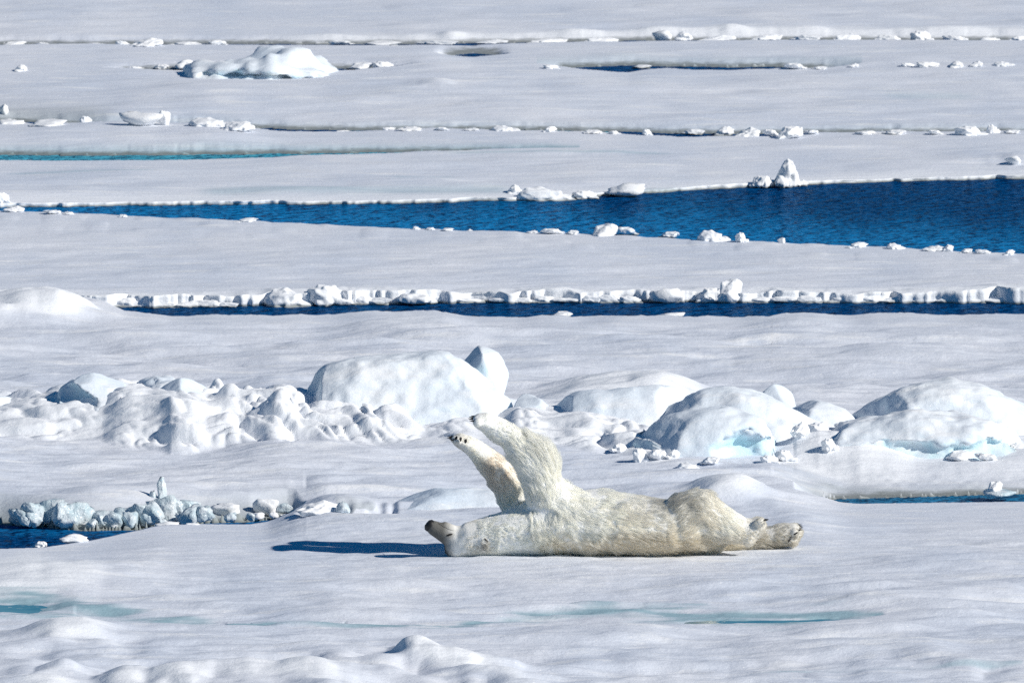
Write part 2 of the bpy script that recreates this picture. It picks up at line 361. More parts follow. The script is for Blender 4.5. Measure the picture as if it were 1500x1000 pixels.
    slush = np.maximum(slush, 0.75*k*np.exp(-(np.maximum(Y-sf-0.45, 0)/0.35)**2)*sstep(0.0, 0.25, Y-sf+0.5)*(0.8+0.4*n3(X/0.2, Y/0.15, seed=65)))
    z = LEAD_INLET.carve(z, px, Y); z = LEAD_SLUSH.carve(z, px, Y)
    yn, yf = LEAD_NARROW.edges(px)
    w = np.exp(-((LEAD_NARROW.brink(px)-Y)/1.0)**2)*sstep(110, 200, px); z = z + (np.minimum(z, 0.11 + 0.012*n3(X/0.3, 2.0, seed=9))-z)*w
    # groove of broken slush between the inlet and the block behind the head
    g = np.exp(-((py-751+0.5*(px-500)*0.02)/5)**2)*sstep(430, 450, px)*sstep(585, 570, px)
    z = z - 0.05*g + g*0.03*n3(X/0.06, Y/0.2, seed=62); slush = np.maximum(slush, g*0.6*(n3(X/0.15, Y/0.4, seed=63) > -0.1))
    return z, np.clip(wet, 0, 1), np.clip(slush, 0, 1)
POND_Z = 0.115
def H_mid(X, Y):
    px = xpx(X, Y)
    z = 0.085 + 0.020*n3(X/1.4, Y/1.2, seed=71) + 0.014*n3(X/0.6, Y/0.25, seed=72) + 0.004*n3(X/0.2, Y/0.1, seed=73)
    yn, yf = LEAD_NARROW.edges(px)
    e = np.exp(-((Y-yf)/0.30)**2)
    z = z + e*(0.015 + 0.018*np.maximum(n3(X/0.38, Y/0.5, seed=74), -0.4) + 0.009*n3(X/0.13, Y/0.3, seed=75))
    H_mid.fresh = np.clip(np.exp(-((Y-yf)/0.35)**2)*1.2, 0, 1)
    yn, yf = LEAD_WIDE.edges(px)
    w = np.exp(-((LEAD_WIDE.brink(px)-Y)/1.5)**2); z = z + (0.06-z)*w + w*0.012*np.maximum(n3(X/0.2, Y/0.5, seed=76), 0)
    return z, z*0, z*0
def H_back(X, Y):
    px = xpx(X, Y)
    far = sstep(185, 260, Y)
    z = 0.06 + 0.030*n3(X/2.4, Y/3, seed=81) + 0.020*n3(X/0.9, Y/0.45, seed=82)*(1-far) + 0.006*n3(X/0.35, Y/0.2, seed=83)*(1-far)
    z = np.maximum(z, 0.04)
    z = add_mounds(z, X, Y, MOUNDS3, 0.06)
    yn, yf = LEAD_WIDE.edges(px)
    w = np.exp(-((Y-LEAD_WIDE.far_brink(px))/0.5)**2); z = z + (0.032 + 0.010*n3(X/0.7, Y, seed=84) - z)*w
    # bright upturned brink beyond the top crack
    H_back.fresh = np.clip(1.1*np.exp(-((Y-LEAD_TOP.far_brink(px)-0.3)/0.3)**2)*sstep(350, 520, px) + 0.8*np.exp(-((Y-LEAD_WIDE.far_brink(px))/0.4)**2), 0, 1)
    yn, yf = LEAD_TOP.edges(px)
    up = np.clip(0.55 + 0.9*n3(px/60.0, 0.3, seed=85), 0, 1)*sstep(380, 620, px) + 0.25
    z = z + 0.075*up*np.exp(-((Y-LEAD_TOP.far_brink(px)-0.35)/0.25)**2)*(0.8 + 0.6*n3(X/0.5, Y, seed=86) + 0.4*n3(X/0.2, Y, seed=87))
    for L in (LEAD_TEAL, LEAD_RUBBLE, LEAD_FAR_L, LEAD_FAR_R, LEAD_TOP, LEAD_PATCH): z = L.carve(z, px, Y)
    wet = np.zeros_like(z)
    for (L, amp, wd, c) in ((LEAD_TEAL, 0.8, 0.3, 1), (LEAD_RUBBLE, 0.3, 0.3, 1), (LEAD_FAR_R, 0.3, 0.6, 1)):
        yn, yf = L.edges(px); ok = (yf > yn)
        wet = np.maximum(wet, ok*amp*np.exp(-(np.maximum(Y-yf, 0)/wd)**2)*(Y > yn))
    py = 500 + (np.arctan2(CAM_H-0.06, Y) - PITCH)/PIX
    for (qx, qy, w, amp) in (([280, 400, 700, 760], [280, 278, 276, 275], 4, 0.38), ([900, 1000, 1120], [273, 272, 274], 2, 0.3), ([560, 600, 680], [262, 260, 257], 2, 0.45), ([0, 30, 240], [254, 253, 249], 1.2, 0.45), ([1280, 1330, 1440], [140, 141, 140], 4, 0.25), ([640, 900, 1000], [222, 221, 224], 1.0, 0.4)):
        cc = np.interp(px, qx, qy); wet = np.maximum(wet, amp*np.exp(-((py-cc)/w)**2)*sstep(qx[0], qx[0]+40, px)*sstep(qx[-1], qx[-1]-40, px))
    yn, yf = LEAD_RUBBLE.edges(px)
    slush = 0.5*np.exp(-(np.maximum(Y-yf, 0)/1.2)**2)*(Y > yn)*sstep(190, 120, px)
    return z, np.clip(wet, 0, 1), slush

dense = np.linspace(-45, 1545, 660)
side = 1545 + np.cumsum(np.geomspace(6, 2600, 26))
COLS = np.concatenate([(1500-side)[::-1], dense, side])
def floe(name, Hf, ynear, yfar, rows_py, z0, label, near_skirt=1.0, far_skirt=True, extra_far=None, extra_near=None):
    """one sheet of ice between its near and far brinks, with sides going down into the water"""
    px = COLS; nc = len(px)
    rows = []
    rpx = np.clip(px, -190, 1690)
    yn = ynear(rpx); yf = yfar(rpx)
    rr = Pz(750, rows_py, z0)[1]; r0, r1 = rr.min(), rr.max()
    tt = np.sort((rr-r0)/(r1-r0))
    Y = yn[None, :] + (yf-yn)[None, :]*tt[:, None]
    if extra_near is not None: Y = np.concatenate([np.repeat(np.asarray(extra_near)[:, None], nc, 1), Y])
    if extra_far is not None: Y = np.concatenate([Y, np.repeat(np.asarray(extra_far)[:, None], nc, 1)])
    X = Y*((px-750)*PIX/CP)[None, :]
    z, wet, slush = Hf(X.ravel(), Y.ravel()); fresh = getattr(Hf, 'fresh', None)
    fresh = np.zeros(X.shape) if fresh is None else fresh.reshape(X.shape).copy()
    z = z.reshape(X.shape); wet = wet.reshape(X.shape); slush = slush.reshape(X.shape)
    top = X.shape[0]
    if near_skirt:   # lumpy broken side facing the camera
        zt = z[0]; ks = np.array([1.0, 0.75, 0.5, 0.25, 0.0, -0.6, -2.0])[::-1]
        Xs = np.repeat(X[:1], len(ks), 0); Zs = zt[None, :]*ks[:, None]
        Xw = Xs + 0.12*n3(Xs/0.4, 0.5, seed=93)
        bul = 0.05*n3(Xw/0.34, Zs/0.10, seed=91) + 0.035*n3(Xw/0.13, Zs/0.06, seed=92) + 0.015*n3(Xw/0.05, Zs/0.03, seed=94) + 0.06*(1-ks[:, None])**1.0*np.where(ks[:, None] >= 0, 0.5, 0.3)
        bul = bul*near_skirt
        Ys = Y[:1] - np.where(ks[:, None] >= 0, bul*sstep(1.05, 0.8, ks[:, None]), -0.15)
        X = np.concatenate([Xs[:-1], X]); Y = np.concatenate([Ys[:-1], Y]); z = np.concatenate([Zs[:-1], z])
        wet = np.concatenate([np.repeat(wet[:1], len(ks)-1, 0), wet]); slush = np.concatenate([np.repeat(slush[:1], len(ks)-1, 0), slush])
    if far_skirt:
        for dy, zz in ((0.03, 0.02), (0.06, -0.05), (0.1, -0.4)):
            X = np.concatenate([X, X[-1:]]); Y = np.concatenate([Y, Y[-1:]+dy]); z = np.concatenate([z, np.full((1, nc), zz)])
            wet = np.concatenate([wet, wet[-1:]]); slush = np.concatenate([slush, slush[-1:]])
    nr = X.shape[0]; fa_ = np.zeros(X.shape); o0 = (6 if near_skirt else 0); fa_[o0:o0+top] = fresh; fa_[:o0] = fresh[0]; fresh = fa_
    o = mesh_obj(name, np.stack([X.ravel(), Y.ravel(), z.ravel()], 1), grid_faces(nr, nc), M_FLOE, attrs={'wet': wet, 'slush': slush, 'bare': wet*0, 'fresh': fresh})
    o['kind'] = 'structure'; o['label'] = label
    return o

rows1 = np.concatenate([np.linspace(1065, 830, 220), np.linspace(829, 700, 190), np.linspace(699.6, 560, 330), np.linspace(559, 462, 90)])
ynear1 = lambda p: Pz(p, 1065+0*p, 0.15)[1]
floe('ice_floe', H_front, ynear1, lambda p: LEAD_NARROW.edges(p)[0], rows1, 0.15,
     'front snow covered ice floe with the pressure ridge', near_skirt=False, extra_near=[25, 45, 60, 70, 78, 84, 88])
floe('ice_floe', H_mid, lambda p: LEAD_NARROW.edges(p)[1], lambda p: LEAD_WIDE.edges(p)[0], np.concatenate([np.linspace(446, 436, 30), np.linspace(435, 345, 100)]), 0.08,
     'flat snow covered ice floe between the narrow lead and the wide blue lead', near_skirt=0.25)
rows3 = np.concatenate([np.linspace(298, 185, 200), np.linspace(184.6, 110, 90), np.linspace(109.4, 50, 110), np.linspace(49, -10, 50)])
floe('ice_floe', H_back, lambda p: LEAD_WIDE.edges(p)[1], lambda p: Pz(p, -10+0*p, 0.06)[1], rows3, 0.06,
     'far snow covered ice floe beyond the wide blue lead', near_skirt=0.3, far_skirt=False, extra_far=[195, 210, 230, 260, 320, 420, 600, 900, 1400, 2200, 3500, 5500, 8000])

# the sea
spx = np.concatenate([(1500-side)[::-1], np.linspace(-45, 1545, 240), side])
sY = np.unique(np.concatenate([[25, 60, 85], Pz(750, np.arange(830, 700, -6.0), 0)[1], Pz(750, np.arange(700, 470, -20.0), 0)[1], Pz(750, np.arange(470, 255, -1.5), 0)[1], Pz(750, np.arange(255, 40, -2.0), 0)[1], [200, 260, 400, 900, 2500, 8000]]))
SY, SPX = np.meshgrid(sY, spx, indexing='ij'); SX = SY*(SPX-750)*PIX/CP
cp = np.clip(SPX, -190, 1690)
sh = np.zeros_like(SY)
for L, wd, amp in ((LEAD_WIDE, 2.0, 0.8), (LEAD_NARROW, 1.0, 0.25), (LEAD_TEAL, 5.0, 0.95), (LEAD_SLUSH, 1.5, 0.35)):
    yn, yf = L.edges(cp)
    w = wd*(0.7 + 0.6*n3(SPX/90.0, 1.0, seed=95)) + (0.9 if L is LEAD_WIDE else 0)
    sh = np.maximum(sh, amp*np.exp(-(np.maximum(SY-yn-(0.9 if L is LEAD_WIDE else 0.3), 0)/w)**2)*(SY > yn-2)*(SY < yf+2))
so = mesh_obj('sea', np.stack([SX.ravel(), SY.ravel(), np.zeros(SX.size)], 1), grid_faces(*SX.shape), M_SEA, attrs={'shoal': sh, 'teal': (np.abs(SY-LEAD_TEAL.brink(cp)) < 2.5)*(SY > LEAD_WIDE.far_brink(cp)+0.8)*(SPX < 900)*0.9 + (np.abs(SY-LEAD_SLUSH.brink(cp)) < 2)*(SPX > 1100)*0.22})
so['kind'] = 'structure'; so['label'] = 'deep blue rippled sea water in the leads between the floes'
# melt ponds
for (qx, qy, w) in PONDS:
    xs = np.linspace(max(qx[0], -150), qx[-1], 40); c = np.interp(xs, qx, qy); ww = w*2.0
    V = []
    for s in (1, 0, -1):
        X, Y = Pz(xs, c + s*ww, 0.15); V.append(np.stack([X, Y, np.full_like(X, POND_Z)], 1))
    po = mesh_obj('melt_pond', np.concatenate(V), grid_faces(3, 40), M_POND); po['kind'] = 'structure'
    po['label'] = 'shallow meltwater pond on the front floe'

def ground_z(X, Y):
    X = np.atleast_1d(np.asarray(X, float)); Y = np.atleast_1d(np.asarray(Y, float)); px = xpx(X, Y)
    n1, f1 = LEAD_NARROW.edges(px); n2, f2 = LEAD_WIDE.edges(px)
    z = np.where(Y < n1, H_front(X, Y)[0], np.where((Y > f1) & (Y < n2), H_mid(X, Y)[0], np.where(Y > f2, H_back(X, Y)[0], 0.0)))
    return float(np.maximum(z, 0)[0])
# ------------------------------------------------------------------ blocks of the pressure ridge
def block(label, outline, D, T, z0=0.02, pf=2.6, kx=0.35, lean=0.25, vox=0.022, smooth=5, amp=0.022, carve=(), cuts=(), facets=9, seed=0, cat='ice block', name='ice_block', group=None, mat=None, pock=0.0):
    """outline: the block's skyline in photo pixels, left to right; D distance, T half thickness in metres"""
    gp = 500 + (math.atan(8.85/D) - 0.0725)/PIX; D = (CAM_H-0.15)/math.tan(PITCH + (gp-500)*PIX); T = T*0.85
    px, py = np.array(outline, float).T
    X, Z = Pd(px, py, D)
    L = np.concatenate([[0], np.cumsum(np.hypot(np.diff(X), np.diff(Z)))]); u = np.linspace(0, L[-1], 64)
    X = np.interp(u, L, X); Z = np.interp(u, L, Z)
    X = np.concatenate([[X[0]], X, [X[-1]]]); Z = np.concatenate([[z0], Z, [z0]])
    Z = np.maximum(Z, z0); cx = X.mean(); n = len(X)
    ts = np.concatenate([[-1, -0.97, -0.9], np.linspace(-0.8, 0.8, 13), [0.9, 0.97, 1]])
    V = []
    for t in ts:
        k = max(1-abs(t)**pf, 0.0)**0.5
        kk = max(k, 0.02)
        x = cx + (X-cx)*(1-kx+kx*kk); z = z0 + (Z-z0)*kk
        yy = np.full(n, D + T*t) + lean*(z-z0); z = np.where(z > z0+0.02, z - TILT*np.maximum(yy-D, 0)*0.9, z)
        V.append(np.stack([x, yy, z], 1))
    m = len(ts); V = np.concatenate(V); F = grid_faces(m, n).tolist()
    for i in range(m-1): F.append([i*n, (i+1)*n, (i+1)*n+n-1, i*n+n-1])
    F.append(list(range(n))); F.append(list(range((m-1)*n, m*n))[::-1])
    me = remesh(V, F, vox, smooth)
    co = vget(me); bare = np.zeros(len(co))
    for (cpx, cpy, rw, rh, dep, cov) in carve:     # a hollow in the front, clean ice inside
        x0, zc0 = Pd(cpx, cpy, D); s = D*PIX
        q = ((co[:, 0]-x0)/(rw*s))**2 + ((co[:, 2]-zc0)/(rh*s))**2
        q = q*(1 + 0.5*fbm(co[:, 0]/0.14, co[:, 2]/0.11, seed=seed+5, octs=3))
        front = co[:, 1] < D + 0.35*T
        g = np.where((q < 1) & front, (1-np.clip(q, 0, 1)**1.5)**1.2, 0)
        co[:, 1] += dep*g
        bare = np.maximum(bare, cov*sstep(0.25, 0.9, g)*(0.75+0.5*n3(co[:, 0]/0.07, co[:, 2]/0.05, seed=seed+6)))
    r = np.random.default_rng(seed+500); up = co[:, 2] > z0+0.03
    planes = list(cuts)
    for i in range(facets):
        nv = r.normal(size=3); nv[1] = -abs(nv[1])*0.8; nv[2] = abs(nv[2])*0.8 + 0.1; planes.append((*nv, r.uniform(0.80, 0.95)))
    mid = np.array([cx, D, z0])
    for (a, b, c, fr) in planes:
        nv = np.array([a, b, c]); nv = nv/np.linalg.norm(nv); q = (co-mid) @ nv
        lim = fr*np.percentile(q, 99.7); ex = np.maximum(q-lim, 0)*0.92
        co -= np.where(up, ex, 0)[:, None]*nv*(1-0.9*(bare > 0.05))[:, None]
    me.vertices.foreach_set('co', co.astype(np.float32).ravel()); me.update()
    no = vget(me, 'normal')
    d = amp*(fbm(co[:, 0]/0.30+seed, co[:, 1]/0.30, co[:, 2]/0.22, seed=seed, octs=2) + 0.45*n3(co[:, 0]/0.09, co[:, 1]/0.09, co[:, 2]/0.08, seed=seed+9) + 0.2*n3(co[:, 0]/0.04, co[:, 1]/0.04, co[:, 2]/0.04, seed=seed+3))
    if pock: d = d - pock*np.maximum(n3(co[:, 0]/0.10, co[:, 1]/0.14, co[:, 2]/0.10, seed=seed+77)-0.15, 0)*(no[:, 1] < -0.2)
    co += no*d[:, None]
    ctr = np.array([cx, D, 0.1]); co -= ctr
    me.vertices.foreach_set('co', co.astype(np.float32).ravel()); me.update()
    me.polygons.foreach_set('use_smooth', np.ones(len(me.polygons), bool))
    for k, a in (('bare', bare), ('wet', bare*0), ('slush', bare*0), ('fresh', bare*0)):
        at = me.attributes.new(k, 'FLOAT', 'POINT'); at.data.foreach_set('value', a.astype(np.float32))
    me.materials.clear(); me.materials.append(mat or M_BLOCK); me.name = name
    o = bpy.data.objects.new(name, me); o.location = ctr; COL.objects.link(o)
    return tag(o, label, cat, group)

block('big slab of ice with a sloping face, largest block in the ridge',
      [(444, 640), (446, 585), (450, 566), (462, 548), (474, 535), (510, 528), (560, 521), (610, 515), (642, 511), (656, 514), (680, 530), (706, 549), (730, 572), (752, 594), (762, 640)], 112.4, 0.8, pf=4.0, kx=0.1, lean=0.5, amp=0.016, seed=1, pock=0.025, facets=3, cuts=[(0.05, -0.75, 0.6, 0.78), (0.8, -0.3, 0.5, 0.9)])
block('white pointed ice knob with a blue shaded side peeking out behind the big slab',
      [(655, 560), (658, 518), (670, 507), (690, 496), (706, 493), (722, 503), (738, 524), (745, 546), (740, 566), (724, 590)], 114.0, 0.34, pf=2.2, kx=0.5, lean=0.0, amp=0.008, seed=2, facets=3, cuts=[(-0.75, -0.45, 0.45, 0.70), (0.8, -0.4, 0.5, 0.86)])
block('small bright wedge of ice at the right foot of the big slab',
      [(748, 630), (752, 592), (758, 580), (770, 573), (784, 578), (800, 590), (816, 602), (822, 630)], 112.2, 0.35, amp=0.012, seed=3, facets=4)
block('rounded white ice block with a hollow blue left side, leftmost on the ridge crest',
      [(80, 600), (86, 573), (100, 562), (118, 550), (134, 546), (160, 549), (178, 556), (196, 566), (212, 600)], 112.5, 0.5, amp=0.012, seed=4, carve=[(112, 580, 40, 22, 0.25, 0.25)])
block('narrow dark faced ice block between two rounded blocks on the left ridge crest',
      [(190, 600), (198, 558), (212, 549), (236, 544), (248, 547), (256, 556), (262, 600)], 112.8, 0.4, amp=0.02, seed=5, pock=0.03)
block('bright domed ice block with a shaded left flank, right of the narrow dark faced block',
      [(218, 610), (226, 577), (244, 562), (262, 553), (290, 550), (306, 556), (318, 570), (330, 588), (336, 612)], 112.2, 0.5, kx=0.4, amp=0.012, seed=6)
block('low white snow covered ice hump filling the gap before the big slab',
      [(322, 615), (345, 596), (372, 580), (400, 573), (430, 576), (452, 590), (470, 612)], 112.6, 0.6, amp=0.015, seed=7)
block('tiny dark ice tip standing alone beyond the low white hump',
      [(334, 580), (338, 566), (344, 562), (350, 567), (354, 580)], 113.8, 0.1, vox=0.012, smooth=2, amp=0.006, seed=8, facets=4)
block('white snow covered ice lump cut by the left picture edge beyond the ridge',
      [(-40, 610), (-30, 590), (-8, 580), (12, 581), (26, 590), (34, 604)], 113.2, 0.5, amp=0.01, seed=9)
block('long white ice ridge block with a blue left end, just right of the near paw',
      [(806, 620), (814, 596), (826, 580), (850, 573), (890, 572), (920, 568), (970, 566), (1010, 570), (1030, 582), (1044, 610)], 112.0, 0.5, amp=0.016, seed=10, facets=5, cuts=[(-0.9, -0.3, 0.3, 0.85)])
block('large humped ice block behind the turquoise hollow',
      [(880, 650), (900, 628), (940, 606), (985, 588), (1030, 573), (1070, 567), (1100, 568), (1130, 580), (1165, 600), (1200, 618), (1225, 640)], 111.4, 0.62, amp=0.02, seed=11, pock=0.015, facets=5, cuts=[(-0.7, -0.5, 0.5, 0.66), (0.6, -0.6, 0.5, 0.85)])
block('arched white ice block with a turquoise hollow under its brow',
      [(914, 680), (920, 654), (930, 636), (952, 624), (985, 608), (1020, 599), (1060, 596), (1095, 602), (1118, 614), (1130, 632), (1140, 660), (1150, 680)], 109.9, 0.55, pf=3.2, kx=0.3, lean=0.12, amp=0.018, seed=12, facets=4, cuts=[(-0.9, -0.3, 0.3, 0.80)],
      carve=[(1088, 657, 46, 36, 0.22, 0.9), (940, 655, 30, 26, 0.14, 0.15)])
block('small white round ice knob behind the large humped block',
      [(1112, 600), (1118, 572), (1132, 562), (1150, 560), (1162, 570), (1166, 596)], 113.0, 0.3, amp=0.008, seed=13, facets=4)
block('low smooth snow covered block between the humped block and the big right mound',
      [(1145, 630), (1160, 592), (1185, 584), (1215, 590), (1238, 600), (1262, 625)], 112.2, 0.6, amp=0.01, seed=14)
block('big dark topped ice mound at the right end of the ridge',
      [(1240, 640), (1248, 608), (1280, 588), (1318, 566), (1350, 557), (1400, 553), (1440, 562), (1475, 578), (1505, 592), (1550, 620)], 112.2, 0.85, kx=0.3, lean=0.3, amp=0.018, seed=15, pock=0.02, facets=6, cuts=[(-0.75, -0.4, 0.5, 0.74), (0.1, -0.8, 0.55, 0.8)])
block('long curved ice rampart with pale turquoise hollows, in front of the right end mound',
      [(1160, 680), (1172, 655), (1196, 632), (1225, 620), (1270, 610), (1330, 604), (1390, 604), (1440, 612), (1480, 626), (1506, 646), (1530, 670)], 110.2, 0.6, pf=3.0, kx=0.25, lean=0.15, amp=0.026, seed=16,
      carve=[(1330, 655, 110, 20, 0.09, 0.5), (1450, 652, 60, 20, 0.12, 0.65)])
block('white snow block with a blue shaded left end, just behind the bear head',
      [(572, 775), (575, 736), (584, 726), (604, 720), (640, 716), (690, 714), (730, 718), (760, 734), (775, 775)], 104.8, 0.4, pf=3.2, kx=0.12, lean=0.3, amp=0.012, seed=17, facets=3, cuts=[(-0.95, -0.2, 0.1, 0.93)])

# ------------------------------------------------------------------ broken chunks
def rock(seed, planes=14, jag=0.12, sub=3, flat=0.0):
    """a broken lump: unit ball cut by random planes, slightly worn"""
    r = np.random.default_rng(seed)
    bm = bmesh.new(); bmesh.ops.create_icosphere(bm, subdivisions=sub, radius=1.0)
    d = np.array([v.co[:] for v in bm.verts]); F = [[v.index for v in f.verts] for f in bm.faces]; bm.free()
    nrm = r.normal(size=(planes, 3)); nrm /= np.linalg.norm(nrm, axis=1)[:, None]
    dist = r.uniform(0.5, 1.0, planes)
    q = np.maximum(d @ nrm.T, 1e-3); rad = np.minimum((dist/q).min(1), 1.15)
    rad *= 1 + jag*fbm(d[:, 0]*2.2+seed, d[:, 1]*2.2, d[:, 2]*2.2, seed=seed, octs=3, gain=0.6)
    v = d*rad[:, None]
    lo, hi = v.min(0), v.max(0); v = (v-(lo+hi)/2)/((hi-lo)/2); v[:, 2] = v[:, 2]*0.5 + 0.5
    return v, F
def to_mesh(name, v, F, mat, smooth=True):
    me = bpy.data.meshes.new(name); me.from_pydata([tuple(x) for x in v], [], F); me.update()
    me.polygons.foreach_set('use_smooth', np.full(len(me.polygons), smooth)); me.materials.append(mat); return me
def lump(seed, n=5):
    """several knobs of packed snow grown together"""
    r = np.random.default_rng(seed); V = []; F = []
    for i in range(n):
        v, f = rock(seed*31+i, 10, 0.16, 2)
        s = r.uniform(0.25, 0.6) if i else 0.75; c = np.array([r.uniform(-0.75, 0.75), r.uniform(-0.6, 0.6), 0.0]) if i else np.zeros(3)
        sz = s*r.uniform(0.7, 1.25)*(1.0-0.4*abs(c[0]))
        F += [[a+len(V) for a in q] for q in f]; V += (v*np.array([s, s, sz]) + c).tolist()
    me = remesh(V, F, 0.05, 2); co = vget(me); me2F = [list(p.vertices) for p in me.polygons]; bpy.data.meshes.remove(me)
    co += 0.05*np.stack([n3(co[:, 0]*5+k*7, co[:, 1]*5, co[:, 2]*5, seed=seed+k) for k in range(3)], 1)
    lo, hi = co.min(0), co.max(0); co = (co-(lo+hi)/2)/((hi-lo)/2); co[:, 2] = co[:, 2]*0.5+0.5
    return co, me2F
CHUNKS = [to_mesh('ice_chunk', *rock(100+i, 12+i, 0.14), M_CHUNK) for i in range(8)]
LUMPS = [to_mesh('ice_chunk', *lump(200+i, 4+i % 4), M_CHUNK) for i in range(8)]
SHARDS = [to_mesh('ice_shard', *rock(300+i, 9+i % 5, 0.09), M_ICE, True) for i in range(9)]
def chunk(label, px, py, w, h, meshes=CHUNKS, group=None, z=None, dep=1.0, name='ice_chunk', cat='ice chunk', tilt=0.15, k=None, zr=None):
    """px centre, py base line, width and height in photo pixels"""
    z0 = 0.1 if z is None else z
    for _ in range(3):
        X, Y = Pz(px, py, z0); z0 = ground_z(X, Y) if z is None else z
    s = float(Y)*PIX
    me = meshes[random.randrange(len(meshes)) if k is None else k]
    o = bpy.data.objects.new(name, me); COL.objects.link(o)
    o.scale = (w*s/2, w*s/2*dep, h*s*1.12); o.location = (float(X), float(Y), z0 - h*s*0.12)
    tilt *= min(1.0, 1.6*h/w)
    o.rotation_euler = (random.uniform(-tilt, tilt), random.uniform(-tilt, tilt), random.uniform(-0.5, 0.5) if zr is None else zr)
    if '%s' in label: ROW.setdefault(label, []).append(o)
    return tag(o, label, cat, group)

ONES = 'zeroth first second third fourth fifth sixth seventh eighth ninth tenth eleventh twelfth thirteenth fourteenth fifteenth sixteenth seventeenth eighteenth nineteenth'.split()
def nth(n):
    if n < 20: return ONES[n]
    t = {2: 'twent', 3: 'thirt', 4: 'fort', 5: 'fift'}[n//10]
    return t + 'ieth' if n % 10 == 0 else t + 'y-' + ONES[n % 10]
ROW = {}
def number_rows():
    for (lab), L in ROW.items():
        L.sort(key=lambda o: o.location.x/o.location.y)
        for i, o in enumerate(L): o['label'] = lab % nth(i+1)
# near brink of the wide lead
G = 'snow lumps along the near brink of the wide blue lead'
chunk('tallest snow lump on the near brink of the wide blue lead', 885, 344, 46, 26, LUMPS, None, k=1)
chunk('snow lump joined to the right of the tall pointed lump at the wide lead', 918, 345, 36, 13, LUMPS, None, k=2)
chunk('lone white snow lump on the near brink left of the tall pointed one', 682, 338, 34, 13, LUMPS, None, k=3)
chunk('wide low snow lump on the near brink, first of the right row', 980, 348, 32, 9, LUMPS, None, k=4)
chunk('broad knobbly snow lump on the near brink under the middle of the wide lead', 1045, 352, 46, 15, LUMPS, None, k=5)
chunk('round snow lump beside the broad knobbly one on the near brink', 1086, 354, 20, 14, LUMPS, None, k=6)
chunk('small separate snow knob on the near brink further right', 1145, 356, 12, 8, CHUNKS, None)
for x, y, w, h in ((810, 341, 34, 8), (838, 342, 20, 6), (780, 340, 16, 4), (1255, 361, 36, 7), (1312, 363, 28, 8), (1368, 366, 34, 8), (1388, 367, 16, 10), (1415, 369, 20, 6), (1440, 370, 24, 6), (1478, 372, 20, 7), (610, 335, 12, 5), (630, 336, 14, 4), (655, 337, 20, 4), (180, 317, 14, 4), (360, 323, 40, 4), (100, 313, 16, 4)):
    chunk('%s from left of the small snow lumps on the wide lead near brink', x, y+1, w, h, LUMPS, G)
chunk('pair of low white ice lumps where the wide lead narrows to nothing', 20, 310, 32, 9, LUMPS, None)
chunk('small white lump right of the pair where the wide lead begins', 78, 313, 26, 6, LUMPS, None)
chunk('rounded white lump at the left picture edge beyond the lead tip', 4, 303, 24, 17, LUMPS, None)
# far side of the wide lead
chunk('tall white pinnacle of ice on the far brink of the wide blue lead', 1150, 274, 52, 42, LUMPS, None, k=0)
chunk('low white lump at the left foot of the tall pinnacle on the far brink', 1116, 275, 34, 18, LUMPS, None, k=7)
chunk('small white lump at the right foot of the tall pinnacle', 1172, 273, 24, 10, LUMPS, None)
chunk('flat white slab of ice floating at the far brink, right of the low rubble', 917, 288, 60, 20, CHUNKS, None, z=0.0, dep=0.7, k=2)
chunk('long low white rubble heap floating at the far brink of the wide lead', 800, 293, 90, 20, LUMPS, None, z=0.0, dep=0.5)
chunk('white lump at the left end of the low rubble heap', 752, 288, 36, 18, LUMPS, None, z=0.0)
chunk('small white lump at the right end of the low rubble heap', 858, 291, 40, 13, LUMPS, None, z=0.0)
# narrow lead
chunk('jumbled white ice cluster standing tallest on the far brink of the narrow lead', 1070, 443, 46, 34, LUMPS, None, z=0.0, k=1, dep=0.8)
chunk('smaller chunk leaning on the jumbled cluster at the narrow lead', 1038, 443, 40, 22, LUMPS, None, z=0.0, k=4)
chunk('rounded white block standing out from the narrow lead wall', 977, 443, 54, 22, CHUNKS, None, z=0.0, k=3)
chunk('broad broken white heap on the left part of the narrow lead wall', 425, 447, 74, 26, LUMPS, None, z=0.0, k=5)
chunk('tilted white heap right of the broad broken one on the narrow lead wall', 482, 446, 68, 31, LUMPS, None, z=0.0, k=6)
chunk('low snow hump on the narrow lead wall right of the tilted heap', 610, 445, 64, 18, LUMPS, None, z=0.0, k=2)
chunk('small white floe bit floating in the narrow lead, left of its twin', 823, 465, 32, 9, LUMPS, None, z=0.0)
chunk('flat white floe bit floating in the narrow lead, right of its twin', 985, 465, 40, 8, CHUNKS, None, z=0.0)
for x, w, h in ((150, 26, 9), (185, 34, 15), (215, 20, 11), (245, 30, 14), (275, 26, 12), (300, 36, 13), (330, 26, 15), (360, 30, 12), (390, 20, 10), (530, 26, 14), (555, 24, 13), (650, 30, 12), (690, 34, 13), (735, 28, 14), (765, 22, 12), (795, 30, 14), (830, 34, 14), (862, 26, 13), (895, 30, 15), (925, 24, 13), (1115, 36, 15), (1150, 30, 13), (1190, 34, 14), (1235, 40, 15), (1275, 30, 13), (1310, 32, 15), (1350, 36, 14), (1390, 28, 15), (1425, 32, 13), (1462, 34, 15), (1498, 30, 14)):
    chunk('%s from left of the white knobs in the narrow lead wall', x, 451.5-w*0.04-(4 if x > 330 else 0)-(2.5 if x > 560 else 0), w*1.55, (h-2)*random.uniform(0.6, 1.15), LUMPS, 'knobs along the broken wall of the narrow lead', z=0.0, dep=0.3, zr=random.uniform(-0.15, 0.15))
